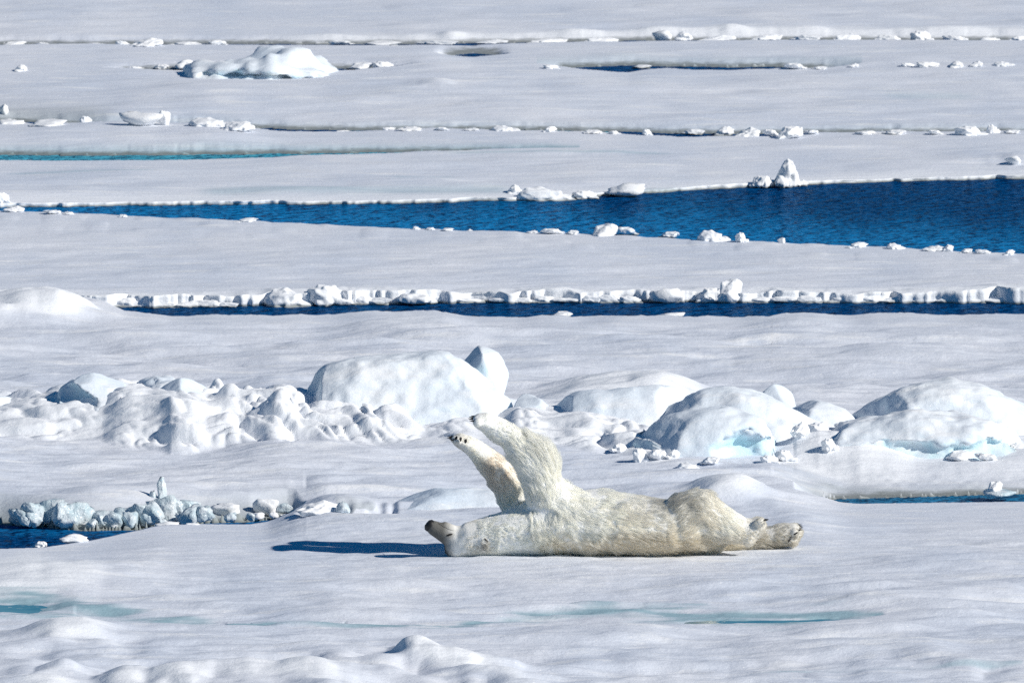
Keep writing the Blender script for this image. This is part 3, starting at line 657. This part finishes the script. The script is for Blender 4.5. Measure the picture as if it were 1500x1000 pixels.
# rubble line far behind
R = 'small white lumps along the far rubble crack'
chunk('tilted grey faced ice slab on the left of the far rubble crack', 206, 184, 68, 20, CHUNKS, None, k=5, dep=0.5)
chunk('white round cap of ice at the right end of the tilted grey slab', 240, 183, 18, 22, CHUNKS, None)
chunk('small pointed ice lump left of the tilted grey slab', 127, 178, 20, 17, LUMPS, None)
chunk('low pale rubble heap right of the tilted grey slab', 310, 184, 66, 12, LUMPS, None)
chunk('bluish rubble lump at the end of the low pale heap', 348, 191, 50, 13, LUMPS, None)
chunk('white rubble heap on the far crack, largest right of centre', 1155, 202, 44, 17, LUMPS, None)
chunk('grey blue rubble lump left of the largest white heap on the far crack', 1095, 199, 40, 16, LUMPS, None)
chunk('white lump at the left end of the right rubble on the far crack', 1060, 198, 40, 12, LUMPS, None)
chunk('white rubble heap on the far crack near the right picture edge', 1420, 197, 50, 14, LUMPS, None)
chunk('lone white lump on the far crack left of the right rubble', 948, 198, 16, 9, LUMPS, None)
chunk('dark broken ice at the left picture edge on the far crack', 20, 180, 60, 14, LUMPS, None)
chunk('small white knob above the dark broken ice at the left edge', 6, 166, 14, 14, CHUNKS, None)
chunk('low broken ice right of the dark broken ice at the left edge', 70, 183, 60, 8, LUMPS, None)
chunk('small blue shaded ice lump at the right picture edge', 1485, 234, 30, 12, CHUNKS, None)
for x, y, w, h in ((570, 190, 20, 4), (600, 191, 36, 6), (648, 191, 20, 5), (690, 191, 24, 4), (740, 191, 40, 7), (805, 193, 20, 8), (868, 195, 30, 5), (900, 196, 18, 5), (1015, 197, 36, 8), (1130, 199, 24, 10), (1190, 197, 20, 6), (1270, 196, 40, 5), (1310, 196, 36, 6), (1370, 197, 24, 7), (1455, 194, 20, 13), (1480, 195, 30, 5), (430, 191, 30, 4), (500, 192, 26, 4)):
    chunk('%s from left of the small white lumps on the far rubble crack', x, y, w, h, LUMPS, R)
# hummock and rubble near the top
block('big white snow hummock with a greenish undercut face, far off at upper left',
      [(262, 112), (268, 96), (290, 92), (330, 87), (370, 82), (400, 76), (436, 72), (452, 76), (470, 84), (496, 90), (504, 98), (508, 112)], 167.5, 1.1, z0=-0.05, amp=0.05, seed=40, vox=0.05, smooth=3, pf=3.5, kx=0.15, lean=0.1, cat='ice hummock', name='ice_hummock', carve=[(350, 101, 60, 6, 0.3, 0.35), (440, 101, 50, 7, 0.3, 0.35)])
chunk('dark faced ice lump at the left end of the big far hummock', 272, 102, 36, 15, CHUNKS, None, z=0.0)
chunk('grey rubble lump off the right end of the big far hummock', 528, 102, 40, 10, LUMPS, None, z=0.0)
chunk('small white and grey rubble right of the hummock, last of its row', 562, 102, 36, 13, LUMPS, None, z=0.0)
chunk('white lump left of the dark faced lump at the far hummock', 235, 102, 26, 8, LUMPS, None, z=0.0)
chunk('grey ice lump leftmost in the far hummock row', 200, 103, 24, 6, LUMPS, None, z=0.0)
chunk('white lump alone at the far left above the rubble crack', 30, 104, 26, 9, LUMPS, None)
chunk('dark sided white block on the topmost bright brink', 970, 60, 36, 17, CHUNKS, None, z=0.03, k=1)
T = 'white lumps along the topmost bright brink'
chunk('white lump right of the dark sided block on the topmost brink', 1000, 60, 40, 14, LUMPS, None, z=0.03)
chunk('raised white lump on the topmost brink at far right', 1350, 59, 36, 15, LUMPS, None, z=0.03)
chunk('white lump left on the topmost brink above the hummock row', 215, 68, 50, 12, LUMPS, None, z=0.03)
for x, y, w, h in ((20, 68, 40, 7), (60, 68, 24, 6), (130, 68, 60, 5), (180, 68, 24, 8), (270, 67, 50, 6), (320, 67, 30, 8), (500, 66, 40, 7), (560, 66, 60, 6), (640, 65, 70, 6), (720, 64, 50, 6), (800, 63, 70, 6), (880, 62, 60, 7), (1050, 61, 60, 9), (1120, 60, 56, 9), (1180, 60, 50, 9), (1240, 60, 50, 10), (1300, 60, 40, 9), (1400, 60, 44, 8), (1450, 60, 36, 6), (1490, 60, 30, 7)):
    chunk('%s from left of the small white lumps on the topmost bright brink', x, y, w, h, LUMPS, T, z=0.02, dep=0.5)
for x, y, w, h in ((1330, 97, 20, 5), (1360, 97, 36, 7), (1400, 97, 30, 8), (1430, 97, 20, 8), (1470, 96, 30, 6)):
    chunk('%s from left of the lumps in the short row at upper right', x, y, w, h, LUMPS, 'lumps in a short row near the upper right edge')
for x, y, w, h in ((808, 100, 26, 6), (940, 100, 30, 5), (1060, 102, 26, 4), (1165, 101, 34, 9), (1200, 101, 24, 4), (1250, 98, 16, 6)):
    chunk('%s from left of the small lumps by the dark wet crack', x, y, w, h, LUMPS, 'lumps by the dark wet crack at upper right')

# ------------------------------------------------------------------ the inlet's clear ice and slush
S = 'clear ice shards heaped on the far side of the inlet'
chunk('rounded grey blue heap of clear ice, widest in the inlet', 85, 771, 82, 42, SHARDS, None, z=0.0, name='ice_shard', cat='ice shard', dep=0.6, k=0)
chunk('tall thin spire of clear ice sticking up over the inlet', 237, 745, 15, 48, SHARDS, None, z=0.07, name='ice_shard', cat='ice shard', tilt=0.05, k=1)
chunk('thinner lower ice spike left of the tall spire', 222, 745, 12, 28, SHARDS, None, z=0.07, name='ice_shard', cat='ice shard', tilt=0.1, k=2)
chunk('stout clear ice piece at the foot of the tall spire', 240, 768, 50, 44, SHARDS, None, z=0.0, name='ice_shard', cat='ice shard', dep=0.6, k=3)
chunk('white snowy piece stuck between the clear shards of the inlet', 122, 757, 28, 28, CHUNKS, None, z=0.03, k=4)
chunk('pointed clear ice piece right of the stout one at the inlet', 275, 767, 48, 36, SHARDS, None, z=0.0, name='ice_shard', cat='ice shard', dep=0.6, k=4)
chunk('white snow cube, left of two on the inlet bank', 330, 754, 44, 18, CHUNKS, None, z=0.03, k=6, dep=0.6)
chunk('white snow cube, right of two on the inlet bank', 390, 752, 40, 24, CHUNKS, None, z=0.03, k=7, dep=0.6)
chunk('low grey ice beside the right snow cube at the inlet end', 418, 752, 30, 16, SHARDS, None, z=0.03, name='ice_shard', cat='ice shard', dep=0.6)
chunk('white snow bank piece closing the inlet on its right', 465, 750, 66, 20, LUMPS, None, dep=0.8, k=3)
chunk('small glassy blue chunk set in the snow left of the bear head', 503, 750, 22, 17, SHARDS, None, name='ice_shard', cat='ice shard', k=5)
chunk('white slab of snow on the near brink of the inlet', 108, 795, 46, 14, CHUNKS, None, z=0.06, k=0, dep=0.7)
chunk('lower white snow lump left of the slab on the near inlet brink', 58, 802, 22, 10, LUMPS, None, z=0.05)
chunk('white snow wedge at the right end of the near inlet brink', 245, 774, 40, 11, CHUNKS, None, z=0.05, k=2, dep=0.7)
chunk('small white snow lump at the tip of the near inlet brink', 282, 774, 22, 10, CHUNKS, None, z=0.05)
rr = np.random.default_rng(12)
for x, w, h, lab in ((28, 44, 22, 'low clear ice heap at the left picture edge across the inlet'), (62, 50, 30, 'clear ice heap leaning on the left of the widest one'), (112, 56, 40, 'tall backed clear ice heap just right of the widest one'),
                     (150, 60, 27, 'long low clear ice heap in the middle of the inlet bank'), (182, 44, 30, 'clear ice heap left of the spires, first of two'), (205, 46, 38, 'clear ice heap left of the spires, second of two'),
                     (258, 44, 40, 'clear ice heap right behind the stout piece by the spire'), (300, 40, 26, 'last clear ice heap before the two snow cubes')):
    chunk(lab, x, np.interp(x, [0, 60, 120, 200, 240, 330], [768, 770, 773, 772, 768, 763]), w, h, SHARDS, None, z=0.0, name='ice_shard', cat='ice shard', dep=0.5, tilt=0.3)
for i in range(34):
    x = rr.uniform(25, 330) if i < 22 else rr.uniform(330, 575)
    w = rr.uniform(14, 34); h = w*rr.uniform(0.55, 1.1)
    if x > 330: w *= 0.6; h = w*0.7
    yb = np.interp(x, [0, 60, 120, 200, 240, 330, 440, 580], [770, 772, 776, 775, 771, 764, 758, 755]) - rr.uniform(0, 9)
    chunk('%s from left of the small grey clear ice pieces across the inlet', x, yb, w, h, SHARDS, S, z=max(0.0, 0.004*(776-yb)), name='ice_shard', cat='ice shard', tilt=0.5)
for i in range(26):
    x = rr.uniform(20, 420); yb = np.interp(x, [0, 60, 120, 200, 240, 330, 440], [768, 771, 775, 774, 769, 764, 757]) - rr.uniform(0, 4); w = rr.uniform(7, 18)
    chunk('%s from left of the small white bits at the inlet waterline', x, yb, w, w*0.6, CHUNKS, 'small white ice bits at the waterline across the inlet', z=0.01)
for x, y, w, h in ((1150, 672, 34, 16), (1172, 662, 30, 20), (1200, 668, 40, 18), (1215, 655, 26, 18), (1240, 672, 34, 14), (1262, 664, 30, 20), (1290, 672, 40, 18), (1318, 668, 34, 22), (1345, 674, 30, 14), (1372, 672, 36, 16), (1404, 676, 40, 12), (1445, 674, 34, 12), (1485, 674, 30, 10), (940, 672, 24, 22), (962, 678, 30, 16), (985, 680, 26, 12), (1010, 680, 40, 12), (1040, 678, 30, 10), (1128, 676, 30, 12), (905, 668, 28, 14)):
    chunk('%s from left of the snow lumps at the right ridge foot', x, y, w, h, LUMPS, 'snow lumps fallen at the foot of the right half of the ridge')
chunk('white knob of ice sticking up from the slush right of the bear', 1456, 724, 26, 20, LUMPS, None, k=1, z=0.05)
chunk('low ice lump at the foot of the white knob in the slush', 1462, 726, 50, 10, SHARDS, None, z=0.04, name='ice_shard', cat='ice shard')
# ------------------------------------------------------------------ the polar bear, lying on its back
from mathutils.bvhtree import BVHTree
BZ = ground_z(BX, BY)
bear = bpy.data.objects.new('polar_bear', None); COL.objects.link(bear); bear.location = (BX, BY, BZ - 0.018)
tag(bear, 'cream white polar bear lying on its back with front paws raised', 'polar bear')
def Bp(px, py, d=0.0):
    d = d*SB; return np.array([(px-900)*SB, d, (808-py)*SB - d*TILT])
# stations: px, py, depth, radius in the picture plane, radius in depth (photo pixels), fur length (m)
CH = {
 'torso': [(690, 786, -18, 27, 29, 0.01), (712, 784, -18, 30, 34, 0.018), (735, 780, -16.7, 33, 40, 0.03), (760, 774, -10.3, 37, 50, 0.035), (790, 768, -2.6, 43, 62, 0.04), (830, 762, 0, 48, 72, 0.045), (880, 761, 0, 49, 78, 0.05), (930, 765, 0, 43, 76, 0.05), (970, 768, 2, 40, 74, 0.05), (1010, 770, 4, 38, 68, 0.045), (1040, 778, 6, 28, 50, 0.04)],
 'head': [(700, 787, -18, 28, 30, 0.018), (684, 792, -18, 25, 28, 0.015), (669, 798, -18, 20, 22, 0.012)],
 'cheek': [(712, 780, -18, 26, 33, 0.03), (694, 783, -18, 22, 28, 0.018), (676, 784, -18, 17, 21, 0.012)],
 'jaw': [(712, 774, -18, 20, 26, 0.016), (690, 778, -18, 13, 20, 0.01), (666, 777, -18, 10.5, 14, 0.006), (650, 769, -18, 9, 11, 0.004)],
 'snout': [(664, 785, -18, 17.5, 18.025000000000002, 0.006), (652, 779, -18, 15, 15.450000000000001, 0.004), (642, 774, -18, 13, 13.39, 0.003), (634, 770, -18, 11.5, 11.845, 0.001)],
 'near_arm': [(812, 772, -24, 40, 34, 0.045), (806, 745, -26, 35.3, 31.3, 0.045), (800, 718, -26, 30.4, 29.4, 0.045), (792, 695, -25, 28.0, 26.7, 0.05), (781, 674, -23, 25.6, 23.9, 0.055), (765, 655, -21, 21.6, 21.2, 0.05), (747, 637, -19, 17.6, 18.4, 0.035), (733, 626, -18, 18.5, 20, 0.022), (720, 618, -18, 16.5, 22, 0.014), (710, 613, -18, 14.5, 25, 0.012), (703, 611, -18, 12, 25, 0.009)],
 'near_elbow': [(801, 690, -24, 20.8, 24, 0.09), (793, 664, -23, 17.9, 20, 0.097), (775, 644, -21, 13.4, 18, 0.074)],
 'far_arm': [(790, 765, 44, 40, 32, 0.045), (768, 738, 48, 32, 28, 0.04), (750, 712, 50, 25.9, 24, 0.04), (736, 694, 50, 22.9, 22, 0.035), (721, 677, 50, 19.9, 20, 0.03), (706, 662, 50, 16.9, 18, 0.02), (693, 651, 50, 14.4, 18, 0.016), (683, 644, 50, 12.6, 22, 0.012), (672, 639, 50, 11, 23, 0.009)],
 'near_thigh': [(985, 770, -34, 34, 38, 0.045), (1002, 758, -39, 42, 38, 0.05), (1018, 748, -41, 38, 32, 0.05), (1042, 757, -40, 31, 27, 0.045), (1064, 766, -41, 25, 23, 0.04), (1084, 773, -38, 20, 21, 0.028), (1100, 773, -36, 18, 22, 0.022), (1111, 766, -35, 13, 22, 0.015)],
 'flank': [(905, 766, -23, 43, 56, 0.05), (940, 768, -27, 41, 52, 0.05), (975, 768, -33, 40, 46, 0.05)],
 'shoulder': [(812, 738, -24, 40, 36, 0.05), (835, 756, -20, 46, 46, 0.05), (862, 764, -16, 47, 58, 0.05)],
 'far_leg': [(990, 775, 40, 36, 34, .045), (1030, 782, 42, 26, 28, .04), (1065, 788, 42, 19, 24, .04), (1100, 786, 40, 18, 22, .04), (1130, 784, 38, 16, 20, .035), (1150, 780, 36, 17, 21, .030), (1163, 777, 36, 15, 21, .022)],
}
ico = bmesh.new(); bmesh.ops.create_icosphere(ico, subdivisions=2, radius=1.0)
IV = np.array([v.co[:] for v in ico.verts]); IF = np.array([[v.index for v in f.verts] for f in ico.faces]); ico.free()
BV, BF, STN = [], [], []; nb = 0
def ball(c, rx, ry, rz):
    global nb
    BV.append(IV*np.array([rx, ry, rz]) + c); BF.append(IF + nb); nb += len(IV)
for nm, st in CH.items():
    st = np.array(st, float)
    for a, b in zip(st[:-1], st[1:]):
        n = max(2, int(np.hypot(*(b-a)[:2])/5)); tg = Bp(*b[:3])-Bp(*a[:3]); tg /= np.linalg.norm(tg)
        for k in range(n+1):
            q = a + (b-a)*k/n; c = Bp(*q[:3]); ball(c, q[3]*SB, q[4]*SB, q[3]*SB); STN.append((*c, *tg, q[5], q[3]*SB))
TOES = [[(699, 614, -40, 7.2), (697.5, 611, -30, 7.6), (698.5, 608.5, -18, 7.6), (701, 606.5, -7, 7.4), (706, 606, 3, 6.6)],
        [(668, 641, 31, 6.4), (665, 638.5, 41, 6.8), (666, 636.5, 51, 6.8), (670, 635, 60, 6.6), (676, 634.5, 69, 6.0)],
        [(1116-abs(i)*1.0, 760+abs(i)*0.8, -39+i*9, 6.5) for i in (-2, -1, 0, 1, 2)],
        [(1168-abs(i)*0.8, 772-i*2.0, 36+i*8.5, 6.4) for i in (-2, -1, 0, 1, 2)]]
for foot in TOES:
    for (x, y, d, r) in foot: ball(Bp(x, y, d), r*SB, r*SB, r*SB)
ball(Bp(1162, 787, 36), 11*SB, 20*SB, 10*SB); ball(Bp(1096, 785, -40), 12*SB, 19*SB, 12*SB)      # soles
for d in (-49, 13): ball(Bp(707, 793, d), 7.5*SB, 4.5*SB, 9.5*SB)                                     # ears
ball(Bp(1046, 790, 0), 14*SB, 14*SB, 9*SB)                                                       # tail stub
bme = remesh(np.concatenate(BV), np.concatenate(BF).tolist(), 0.0085, 8, 0.5)
bco = vget(bme); bno = vget(bme, 'normal')
bco += bno*(0.006*fbm(bco[:, 0]/0.11, bco[:, 1]/0.11, bco[:, 2]/0.11, seed=5, octs=2))[:, None]*sstep(-1.05, -0.7, bco[:, 0])[:, None]
bme.vertices.foreach_set('co', bco.astype(np.float32).ravel()); bme.update(); bme.name = 'body'
STN = np.array(STN); skd = kdtree.KDTree(len(STN))
for i, q in enumerate(STN): skd.insert(q[:3], i)
skd.balance()
def nearest(p):
    best = skd.find_n(p, 6); j = min(best, key=lambda b: b[2]-STN[b[1], 7])[1]; return STN[j]

def fur_colour(p, tone):
    """coat colour by place on the bear: clean cream, yellowed flanks, painted grey shade on the near thigh, tan inside of the far foreleg"""
    px = p[:, 0]/SB + 900; py = 808 - (p[:, 2] + p[:, 1]*TILT)/SB
    c = np.tile(np.array([0.97, 0.955, 0.905]), (len(p), 1))
    def blend(w, col): 
        nonlocal c
        c = c + (np.array(col)-c)*np.clip(w, 0, 1)[:, None]
    pat = fbm(p[:, 0]/0.16, p[:, 1]/0.16, p[:, 2]/0.16, seed=33, octs=3)
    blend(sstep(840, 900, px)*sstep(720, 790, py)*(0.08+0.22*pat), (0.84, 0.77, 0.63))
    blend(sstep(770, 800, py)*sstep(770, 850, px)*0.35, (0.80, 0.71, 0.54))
    blend(np.exp(-((px-985)/45)**2-((py-728)/30)**2)*(0.6+0.3*pat), (0.50, 0.49, 0.45))  # shade on the left side of the thigh, painted grey into the coat
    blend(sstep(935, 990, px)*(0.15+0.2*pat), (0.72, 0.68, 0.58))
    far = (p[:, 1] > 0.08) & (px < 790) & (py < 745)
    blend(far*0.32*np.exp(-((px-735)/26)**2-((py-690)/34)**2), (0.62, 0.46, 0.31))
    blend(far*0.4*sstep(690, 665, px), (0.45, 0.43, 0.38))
    blend(sstep(672, 645, px)*(py > 740)*0.92, (0.08, 0.078, 0.07)); blend(np.exp(-((px-706)/6)**2-((py-797)/7)**2)*(py > 740)*0.7, (0.30, 0.29, 0.26)); blend(np.exp(-((px-656)/7)**2-((py-781)/4)**2)*(py > 740)*0.7, (0.22, 0.21, 0.19))  # muzzle: dark skin, with the shade of its lower side painted in
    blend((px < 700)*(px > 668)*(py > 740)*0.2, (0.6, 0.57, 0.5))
    blend(sstep(1085, 1110, px)*0.3, (0.45, 0.42, 0.36))
    return np.clip(c*(1 + tone[:, None]*np.array([0.10, 0.11, 0.14])), 0.02, 0.95)
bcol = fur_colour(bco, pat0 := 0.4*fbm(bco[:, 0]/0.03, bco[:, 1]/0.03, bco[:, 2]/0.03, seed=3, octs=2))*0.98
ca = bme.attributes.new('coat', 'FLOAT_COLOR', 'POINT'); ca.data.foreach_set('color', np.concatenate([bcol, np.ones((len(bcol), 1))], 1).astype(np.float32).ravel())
def coat_material(name, hair):
    t = NT(name); c = t.n('Attribute', _attribute_name='coat').outputs['Color']
    if hair:
        d = t.n('BsdfDiffuse', Color=c); tr = t.n('BsdfTranslucent', Color=c)
        m = t.n('MixShader', i0=0.52, i1=d.outputs[0], i2=tr.outputs[0])
        t.t.links.new(m.outputs[0], t.out.inputs[0])
    else:
        b = t.n('Bump', Strength=0.6, Distance=0.006, Height=t.noise(t.pos(), 120, 3))
        bs = t.n('BsdfPrincipled', Base__Color=c, Roughness=0.9, Normal=b.outputs[0]); bs.inputs['Specular IOR Level'].default_value = 0.1
        t.t.links.new(bs.outputs[0], t.out.inputs[0])
    return t.m
bme.materials.clear(); bme.materials.append(coat_material('bear_coat', False))
bme.polygons.foreach_set('use_smooth', np.ones(len(bme.polygons), bool))
body = bpy.data.objects.new('body', bme); COL.objects.link(body); body.parent = bear

# fur
bme.calc_loop_triangles()
tri = np.empty(len(bme.loop_triangles)*3, np.int32); bme.loop_triangles.foreach_get('vertices', tri); tri = tri.reshape(-1, 3)
A, B_, C_ = bco[tri[:, 0]], bco[tri[:, 1]], bco[tri[:, 2]]
area = 0.5*np.linalg.norm(np.cross(B_-A, C_-A), axis=1)
cen = (A+B_+C_)/3; wgt = area*np.where(cen[:, 0] < (725-900)*SB, 4.0, 1.0)*np.where(cen[:, 2] < -0.01, 0.1, 1)
NF = 210000
pick = RNG.choice(len(tri), NF, p=wgt/wgt.sum()); u = RNG.random((NF, 1)); v = RNG.random((NF, 1)); fl = u+v > 1; u = np.where(fl, 1-u, u); v = np.where(fl, 1-v, v)
root = A[pick]*(1-u-v) + B_[pick]*u + C_[pick]*v
nrm = bno[tri[pick, 0]]*(1-u-v) + bno[tri[pick, 1]]*u + bno[tri[pick, 2]]*v; nrm /= np.linalg.norm(nrm, axis=1)[:, None]
VS = np.array([nearest(p) for p in bco])                 # coat direction and length on the skin, combed smooth
ed = np.concatenate([tri[:, [0, 1]], tri[:, [1, 2]], tri[:, [2, 0]]]); ed = np.concatenate([ed, ed[:, ::-1]])
deg = np.bincount(ed[:, 0], minlength=len(bco)).astype(float) + 1e-9
vf = VS[:, 3:7].copy()
for _ in range(26):
    vf = 0.3*vf + 0.7*np.stack([np.bincount(ed[:, 0], weights=vf[ed[:, 1], k], minlength=len(bco)) for k in range(4)], 1)/deg[:, None]
FV = vf[tri[pick, 0]]*(1-u-v) + vf[tri[pick, 1]]*u + vf[tri[pick, 2]]*v
flow = FV[:, :3]; ln = FV[:, 3]*1.4*RNG.uniform(0.65, 1.25, NF)*(1 + 0.3*n3(root[:, 0]/0.08, root[:, 1]/0.08, root[:, 2]/0.08, seed=64))
flow = flow - nrm*np.sum(flow*nrm, 1)[:, None]; fl_n = np.linalg.norm(flow, axis=1)[:, None]; flow = flow/np.maximum(fl_n, 0.35)
wav = np.stack([n3(root[:, 0]/0.09, root[:, 1]/0.09, root[:, 2]/0.09, seed=70+k) for k in range(3)], 1) + 0.5*np.stack([n3(root[:, 0]/0.03, root[:, 1]/0.03, root[:, 2]/0.03, seed=75+k) for k in range(3)], 1)
facing = root[:, 0] < (668-900)*SB
lift = np.where(facing, 0.2, 0.30)[:, None]
d0 = nrm*lift + flow*0.9 + 0.16*wav + RNG.normal(0, 0.10, (NF, 3)); d0 /= np.linalg.norm(d0, axis=1)[:, None]
d1 = nrm*lift*0.4 + flow*1.0 + 0.20*wav + np.array([0, 0, -0.30]); d1 /= np.linalg.norm(d1, axis=1)[:, None]
K = 5; tt = np.linspace(0, 1, K)
pts = root[:, None, :] + ln[:, None, None]*(d0[:, None, :]*(tt-0.5*tt**2)[None, :, None] + d1[:, None, :]*(0.5*tt**2)[None, :, None]) - nrm[:, None, :]*0.003
nc = 9000; cidx = RNG.choice(NF, nc, replace=False); ck = kdtree.KDTree(nc)
for i, j in enumerate(cidx): ck.insert(root[j], i)
ck.balance()
cl = np.array([cidx[ck.find(p)[1]] for p in root])
tgt = pts[cl]; cw = (0.55*tt**1.1)[None, :, None]*RNG.uniform(0.5, 1.0, (NF, 1, 1))*np.where(facing, 0.3, 1.0)[:, None, None]
same = (np.linalg.norm(root-root[cl], axis=1) < 0.05)[:, None, None]
pts = np.where(same, pts + (tgt-pts)*cw, pts)
pts[:, :, 2] = np.maximum(pts[:, :, 2], -0.012)
keep = ~((root[:, 0] < (642-900)*SB) & (root[:, 2] > 0.05) & (root[:, 2] < 0.3)); pts = pts[keep]; rk = root[keep]
tone = RNG.normal(0, 0.18, len(pts)) + 0.2*n3(rk[:, 0]/0.02, rk[:, 1]/0.02, rk[:, 2]/0.02, seed=90)
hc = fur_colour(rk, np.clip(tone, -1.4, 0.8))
hd = bpy.data.hair_curves.new('fur'); hd.add_curves([K]*len(pts))
hd.position_data.foreach_set('vector', pts.astype(np.float32).ravel())
ra = hd.attributes.get('radius') or hd.attributes.new('radius', 'FLOAT', 'POINT')
rad = np.tile(np.array([1.0, 0.95, 0.8, 0.55, 0.15])*0.0010, len(pts)).reshape(len(pts), K)*np.where(rk[:, 0] < (690-900)*SB, 0.7, 1.0)[:, None]
ra.data.foreach_set('value', rad.astype(np.float32).ravel())
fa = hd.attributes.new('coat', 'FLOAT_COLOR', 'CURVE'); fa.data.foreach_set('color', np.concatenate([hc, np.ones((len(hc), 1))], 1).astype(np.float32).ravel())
hd.materials.append(coat_material('bear_fur', True))
fur = bpy.data.objects.new('fur', hd); COL.objects.link(fur); fur.parent = bear; fur['kind'] = 'stuff'

# nose, eyes, ears, pads, claws
bvh = BVHTree.FromPolygons([tuple(c) for c in bco], [tuple(int(i) for i in t) for t in tri])
def on_skin(px, py, side=-1):
    p = Bp(px, py, 0); view = Vector((0, 1, -TILT)).normalized()*(-side)
    h = bvh.ray_cast(Vector(p) - view*3, view)
    return np.array(h[0]) if h[0] else p
def blob(name, c, r, rot=(0, 0, 0), mat=M_NOSE, jag=0.08, parent=bear):
    v = IV*(1 + jag*n3(IV[:, 0]*1.7+c[0]*9, IV[:, 1]*1.7, IV[:, 2]*1.7+c[2]*7, seed=4))[:, None]
    o = mesh_obj(name, v*np.array(r)*SB, IF.astype(np.int32), mat, parent); o.location = c; o.rotation_euler = rot; return o
nv = IV.copy(); nv[:, 2] *= 1 - 0.25*nv[:, 0]; nv[:, 1] *= 1 + 0.2*nv[:, 2]
no_ = mesh_obj('nose', nv*np.array([8.0, 10.0, 9.5])*SB, IF.astype(np.int32), M_NOSE, bear); no_.location = Bp(628.5, 767, -18); no_.rotation_euler = (0, 0.6, 0)
for d in (-4.5, 4.5): blob('nostril', Bp(622.5, 770, d-18) - np.array(no_.location), (1.6, 1.6, 2.0), mat=M_CLAW, parent=no_)
def mouth():
    V = []; 
    line = [(633, 759), (640, 763), (648, 768), (656, 772), (663, 774)]
    for (x, y) in line: V.append(on_skin(x, y))
    vv = []; F = []
    for i, p in enumerate(V):
        r = SB*(0.6 - 0.09*i)
        for a in range(6): vv.append(p + np.array([0, math.cos(a*math.pi/3)*r, math.sin(a*math.pi/3)*r]))
        if i: F += [[(i-1)*6+a, (i-1)*6+(a+1) % 6, i*6+(a+1) % 6, i*6+a] for a in range(6)]
    mesh_obj('mouth', vv, F, M_PAD, bear)
mouth()
blob('eye', on_skin(656.5, 780), (5.0, 1.4, 1.5), (0, -0.3, 0), M_CLAW)
blob('eye', on_skin(657, 780, 1), (4.2, 1.2, 1.3), (0, -0.35, 0), M_CLAW)
blob('ear_opening', on_skin(711, 788), (1.3, 1.6, 4.2), (0, -0.8, 0), plain('bear_ear_skin', (0.11, 0.10, 0.09), 0.8, 0.1))
def pad(px, py, r, d=None, rot=0.0, side=-1):
    c = on_skin(px, py, side) if d is None else Bp(px, py, d)
    blob('paw_pad', c, r, (0, rot, 0), M_PAD, 0.2)
for (x, y) in ((680, 641), (672.5, 638.5), (666, 637)): pad(x, y, (2.0, 1.4, 4.2), rot=0.35)
pad(1160, 785, (1.8, 1.6, 7.5), rot=0.45); pad(1168, 778, (4.0, 1.4, 1.2), rot=-0.6)
def claw(p, dirv, length, r):
    dirv = np.array(dirv, float); dirv /= np.linalg.norm(dirv); side = np.array([0, 1.0, 0]); up = np.cross(side, dirv)
    V = []; F = []
    for i in range(6):
        t = i/5; c = p + dirv*length*t + up*length*0.28*t*t; rr_ = r*(1-t)**0.7 + 0.0004
        for a in range(6): V.append(c + rr_*(math.cos(a*math.pi/3)*side + math.sin(a*math.pi/3)*up))
        if i: F += [[(i-1)*6+a, (i-1)*6+(a+1) % 6, i*6+(a+1) % 6, i*6+a] for a in range(6)]
    mesh_obj('claw', V, F, M_CLAW, bear)
for foot, dv, off in ((TOES[0], (-0.8, 0, -0.1), (-5.5, -2.5)), (TOES[1], (-0.8, 0, -0.1), (-5, -2.5)), (TOES[2], (0.8, 0, 0.35), (3.5, -2)), (TOES[3], (0.9, 0, 0.35), (4, -2.5))):
    for (x, y, d, r) in foot: claw(Bp(x+off[0]*r/7, y+off[1]*r/7, d), dv, 8.0*SB, 1.6*SB)
number_rows()
